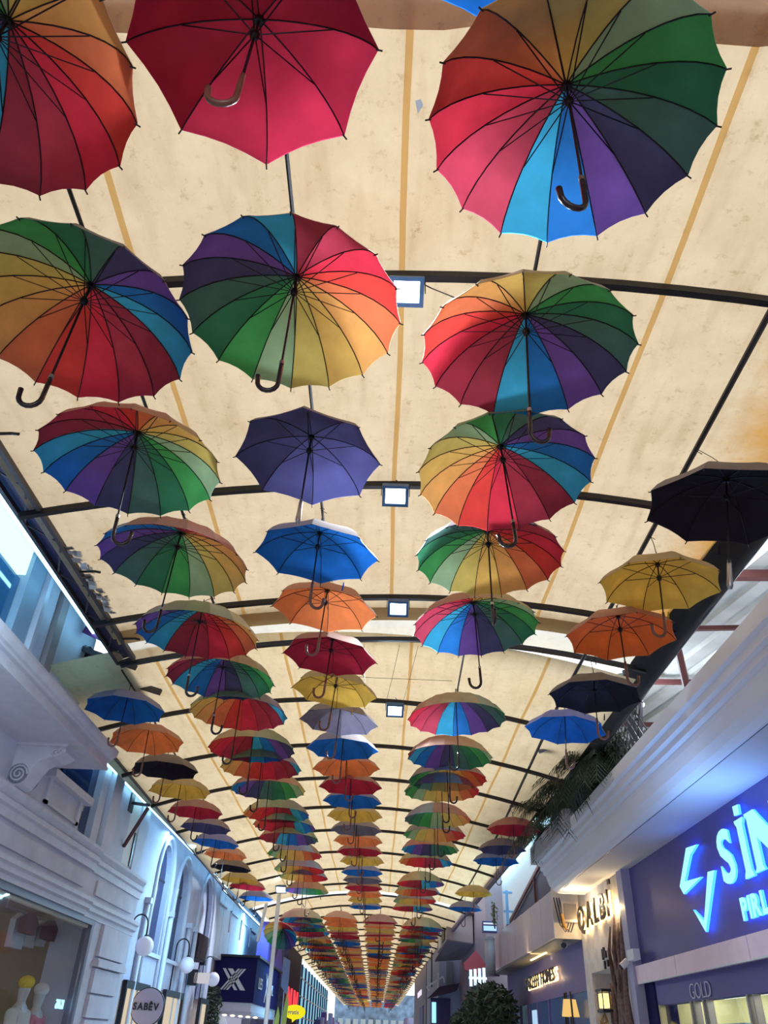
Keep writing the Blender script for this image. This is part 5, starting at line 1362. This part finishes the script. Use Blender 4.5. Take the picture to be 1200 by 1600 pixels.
mb = MB(); mb.poly([(2.62, 27.0, 3.62), (3.0, 27.0, 3.98), (3.3, 27.0, 3.6), (3.1, 27.0, 3.35), (2.66, 27.0, 3.45)], (0, 0.4, 0)); mb.build('cover', mat('parasol_red', lin(190, 92, 110), 0.7, translucent=0.3), ra)
mb = MB(); mb.tube([(2.98, 27.2, 0), (2.98, 27.2, 3.6)], 0.02, 6); mb.build('pole', M_DARK, ra)
vs = thing('vertical_sign', 'white-blue vertical letter sign under the red parasol', 'sign', (2.9, 26.4, 3))
mb = MB(); mb.bar((2.95, 26.45, 3.2), (2.98, 27.19, 3.2), 0.03); mb.build('arm', M_BLACK, vs)
for k in range(4):
    mb = MB(); mb.box(2.72 + 0.13 * k, 2.80 + 0.13 * k, 26.4, 26.45, 3.0 + 0.03 * k, 3.42 + 0.02 * k); mb.build('letter_bar', emat('ice_letter', (0.6, 0.82, 1, 1), 1.6), vs)
    mb = MB(); mb.box(2.70 + 0.13 * k, 2.84 + 0.13 * k, 26.4, 26.45, 3.18, 3.24); mb.build('letter_bar', emat('ice_letter', (0.6, 0.82, 1, 1), 1.6), vs)
shrub('large dark tree in front of the second shop', (3.05, 24.5, 2.3), (0.75, 1.6, 0.72), 2600, M_LEAF, ls=0.10, seed=8, name='tree')
shrub('dark tree lower at the bottom edge right of the street', (2.6, 27, 2.0), (0.45, 1.2, 0.45), 1200, M_LEAF, ls=0.09, seed=9, name='tree')
shrub('green creeper by the light box', (3.15, 23.6, 4.6), (0.1, 0.2, 0.3), 60, M_LEAF2, ls=0.06, seed=10)
for k in range(12):
    mb = MB(); h = random.uniform(2.4, 3.8); mb.box(2.9, 3.9, 61 + 3.4 * k, 64 + 3.4 * k, 0, h)
    tag(mb.build('shopfront', mat('far_shop_r%d' % (k % 4), lin(*[(120, 90, 150), (80, 70, 130), (150, 160, 200), (90, 110, 160)][k % 4]), 0.6)), 'far right shopfront, ' + ordinal(k + 1) + ' beyond the beige building', 'shopfront', 'far shopfronts on the right')
# end of the street
eb = thing('street_end_building', 'glimmering blue-grey building closing the far end of the street', 'building', (0, 110, 0))
mb = MB(); mb.box(-5, 5, 110, 111, 0, 6.2); mb.build('wall', mat('end_wall', lin(110, 140, 170), 0.5, noise=0.6, nscale=1.2), eb)
for k in range(10):
    mb = MB(); mb.box(-4.5 + 0.9 * k, -3.9 + 0.9 * k, 109.9, 110, 2.2, 3.6); mb.build('window', emat('end_glow', (0.6, 0.75, 0.85, 1), 0.6), eb)

# ================================================================ right: terrace, black cloth, corrugated roof, plants
bc = thing('black_cloth', 'crumpled black cloth hanging along the right edge of the nearest tarpaulin', 'cloth', (2.9, 5, 5))
mb = MB(); mb.smooth = True
random.seed(21)
ny = 90; rows = []
for j in range(ny + 1):
    y = -2 + 13.0 * j / ny; w = math.sin(y * 2.3) * 0.5 + math.sin(y * 5.1 + 1) * 0.3
    for i, (x, z) in enumerate(((2.72, 5.17), (2.76, 5.10), (2.84, 5.06), (2.88, 4.98), (2.95, 4.98), (3.0, 5.03), (3.02, 5.12))):
        mb.v.append((x + 0.022 * w * (i % 2) + random.uniform(-.008, .008) + (0.02 * math.sin(y * 3) if i == 0 else 0), y, z + 0.03 * w * math.sin(i * 1.7 + y * 4) + random.uniform(-.006, .006)))
for j in range(ny):
    for i in range(6):
        a = j * 7 + i; mb.f.append((a, a + 1, a + 8, a + 7)); mb.m.append(0)
mb.build('cloth', M_CLOTH, bc)
mb = MB(); mb.tube([(2.98, -2, 5.02), (2.98, 11, 5.02)], 0.02, 6); mb.build('edge_pole', M_BLACK, bc)

cr = thing('corrugated_roof', 'grey corrugated metal roof on a red-brown frame above the right terrace', 'roof', (4, 8, 5.8))
d = Vector((3.947 - 3.685, 6.95 - 8.237, 0)).normalized(); nrm = Vector((-d.y, d.x, 0))
for s in range(15):
    mb = MB(); mb.smooth = False
    off = 0.62 * s
    base = Vector((2.2, 15.2, 5.86)) + nrm * -off * 0 
    pr = []
    for u, h in ((0, 0), (0.17, 0), (0.20, 0.05), (0.28, 0.05), (0.31, 0), (0.48, 0), (0.51, 0.05), (0.59, 0.05), (0.62, 0)): pr.append((off + u, h))
    n0 = len(mb.v)
    o0 = Vector((3.05, 12.6, 5.9)) if True else None
    for t in (0, 19.0):
        for u, h in pr:
            p = Vector((1.6, 17.6, 5.86)) + d * t + Vector((nrm.x, nrm.y, 0)) * (-u if nrm.x < 0 else u)
            mb.v.append((p.x, p.y, 5.86 + h))
    for k in range(8):
        mb.f.append((n0 + k, n0 + k + 1, n0 + 9 + k + 1, n0 + 9 + k)); mb.m.append(0)
    mb.build('roof_sheet', M_CORR, cr)
for (a, b, w) in (((3.0, 5.6, 5.74), (4.6, 5.4, 5.74), 0.07), ((3.0, 7.0, 5.74), (4.6, 6.9, 5.74), 0.09), ((3.0, 8.3, 5.74), (4.6, 8.1, 5.74), 0.05), ((3.0, 9.9, 5.74), (4.6, 9.8, 5.74), 0.06), ((3.0, 11.6, 5.74), (4.6, 11.5, 5.74), 0.06)):
    mb = MB(); mb.bar(a, b, w, w); mb.build('purlin', M_REDST, cr)
mb = MB(); mb.bar((3.28, 8.05, 5.72), (3.42, 8.3, 4.65), 0.07, 0.09); mb.build('strut', M_REDST, cr)
mb = MB(); mb.bar((3.245, 8.05, 5.72), (3.385, 8.3, 4.65), 0.015, 0.08); mb.build('strut_edge', M_WHITE, cr)
mb = MB(); mb.bar((3.1, 9.6, 5.7), (3.35, 10.2, 4.95), 0.1, 0.2); mb.bar((3.3, 9.4, 5.7), (3.4, 10.2, 4.95), 0.05, 0.06); mb.bar((3.1, 9.5, 5.68), (3.4, 9.3, 5.68), 0.08, 0.08); mb.build('dark_post', M_DARK, cr)
for k, (x, y, z) in enumerate(((3.24, 10.9, 5.7), (3.40, 10.4, 5.56), (3.52, 10.2, 5.54))):
    mb = MB(); mb.sphere((x, y, z), 0.03, 10, 8, sc=(1, 1.8, 1)); tag(mb.build('terrace_lamp', emat('terrace_led', (0.85, 0.9, 1.0, 1), 12)), ('left', 'middle', 'right')[k] + ' one of three small white lamps glaring on the terrace', 'lamp', 'terrace lamps')
lamp('terrace_light', 'POINT', (3.45, 9.6, 5.35), 40, (0.9, 0.95, 1.0), 0.1)
lamp('terrace_light', 'POINT', (3.6, 6.5, 5.3), 14, (0.9, 0.95, 1.0), 0.15)

# diamond lattice fence with ivy
lf = thing('lattice_fence', 'black diamond lattice fence on the terrace edge, overgrown with ivy', 'fence', (3.2, 10, 4.93))
y = 8.9
while y < 13.6:
    mb = MB(); mb.bar((3.12, y, 4.65), (3.12, y + 0.7, 5.4), 0.012); mb.build('lattice_bar', M_BLACK, lf)
    mb = MB(); mb.bar((3.13, y + 0.7, 4.65), (3.13, y, 5.4), 0.012); mb.build('lattice_bar', M_BLACK, lf)
    y += 0.17
mb = MB(); mb.bar((3.12, 8.9, 5.41), (3.12, 14, 5.41), 0.03); mb.build('top_rail', M_BLACK, lf)
random.seed(31)
for k in range(80):
    mb = MB(); c = Vector((3.08 + random.uniform(-.05, .03), 9.0 + 4.8 * random.random() ** 0.8, 4.7 + random.random() * 0.65)); s = random.uniform(0.03, 0.06)
    a = random.uniform(0, 6.28); pts = []
    for i in range(5):
        r = s * (1 if i % 2 == 0 else 0.7); t = a + 2 * PI * i / 5; pts.append((c.x + 0.3 * r * math.sin(t * 2), c.y + r * math.cos(t), c.z + r * math.sin(t)))
    mb.poly(pts, (0.003, 0, 0)); mb.build('ivy_leaf', M_LEAF, lf)

def frond_plant(label, c, n, L, seed, m=None, up=0.7, lx=-0.3):
    rnd = random.Random(seed); m = m or M_LEAF
    root = thing('palm_plant', label, 'plant', c, 'plants on the right terrace')
    for k in range(n):
        a = rnd.uniform(0, 2 * PI); u = rnd.uniform(0.2, up); l = L * rnd.uniform(0.6, 1.0)
        mb = MB(); pts = []
        for i in range(8):
            t = i / 7
            pts.append(Vector((c[0] + (math.cos(a) + lx) * l * t * 0.8, c[1] + math.sin(a) * l * t * 0.9, c[2] + l * (u * 1.5 * t - 1.1 * t * t))))
        mb.tube(pts, [0.008 * (1 - i / 8) + 0.002 for i in range(8)], 4)
        for i in range(1, 15):
            t = i / 15 * 7; j = int(t); f = t - j
            p = pts[j].lerp(pts[min(7, j + 1)], f); d = (pts[min(7, j + 1)] - pts[j]).normalized()
            for sg in (-1, 1):
                sd = d.cross(Vector((0, 0, 1)))
                if sd.length < 0.01: continue
                sd = sd.normalized() * sg; ll = l * 0.42 * (1 - abs(t / 7 - 0.4))
                e = p + (sd * 0.75 + d * 0.75 + Vector((0, 0, -0.45))) * ll
                w = d * 0.016
                mb.quad(p - w, p + w, e + w * 0.2, e - w * 0.2)
        mb.build('frond', m, root)
    mb = MB(); mb.tube([(c[0], c[1], c[2] - 0.25), (c[0], c[1], c[2] - 0.02)], [0.09, 0.11], 10); mb.build('pot', mat('dark_pot', lin(48, 44, 50), 0.6), root)
frond_plant('feathery dark palm at the corner above the grey planter box', (3.1, 13.6, 4.95), 40, 0.95, 1)
frond_plant('drooping palm right behind the blue umbrella handle', (3.05, 12.1, 4.95), 44, 0.9, 2)
frond_plant('broad dark palm between fence and drooping palm', (3.08, 10.9, 4.95), 40, 0.8, 3)
frond_plant('small palm hanging low beside the far red umbrella', (3.0, 15.2, 4.9), 30, 0.8, 4)
shrub('dense dark bush behind the palms on the terrace', (3.22, 12.2, 5.02), (0.28, 2.0, 0.4), 3600, M_LEAF, ls=0.07, seed=12)
pbx = thing('planter_box', 'pale grey planter box at the corner of the stepped cornice', 'planter', (2.95, 15, 4.8))
mb = MB(); mb.box(2.90, 3.2, 12.9, 16.1, 4.5, 4.79); mb.build('box', mat('planter_grey', lin(176, 172, 178), 0.6), pbx)
mb = MB(); mb.box(2.92, 3.18, 12.95, 16.05, 4.79, 4.80); mb.build('rim', M_DARK, pbx)
sc_ = MB(); sc_.smooth = True
for k in range(5): sc_.sphere((3.0 + 0.05 * k, 11.6 + 0.18 * k, 5.42 + 0.03 * math.sin(k)), 0.1, 8, 6, sc=(1, 1.3, 0.8))
tag(sc_.build('white_bundle', M_STONE), 'pale striped bundle tied among the palms', 'bundle')
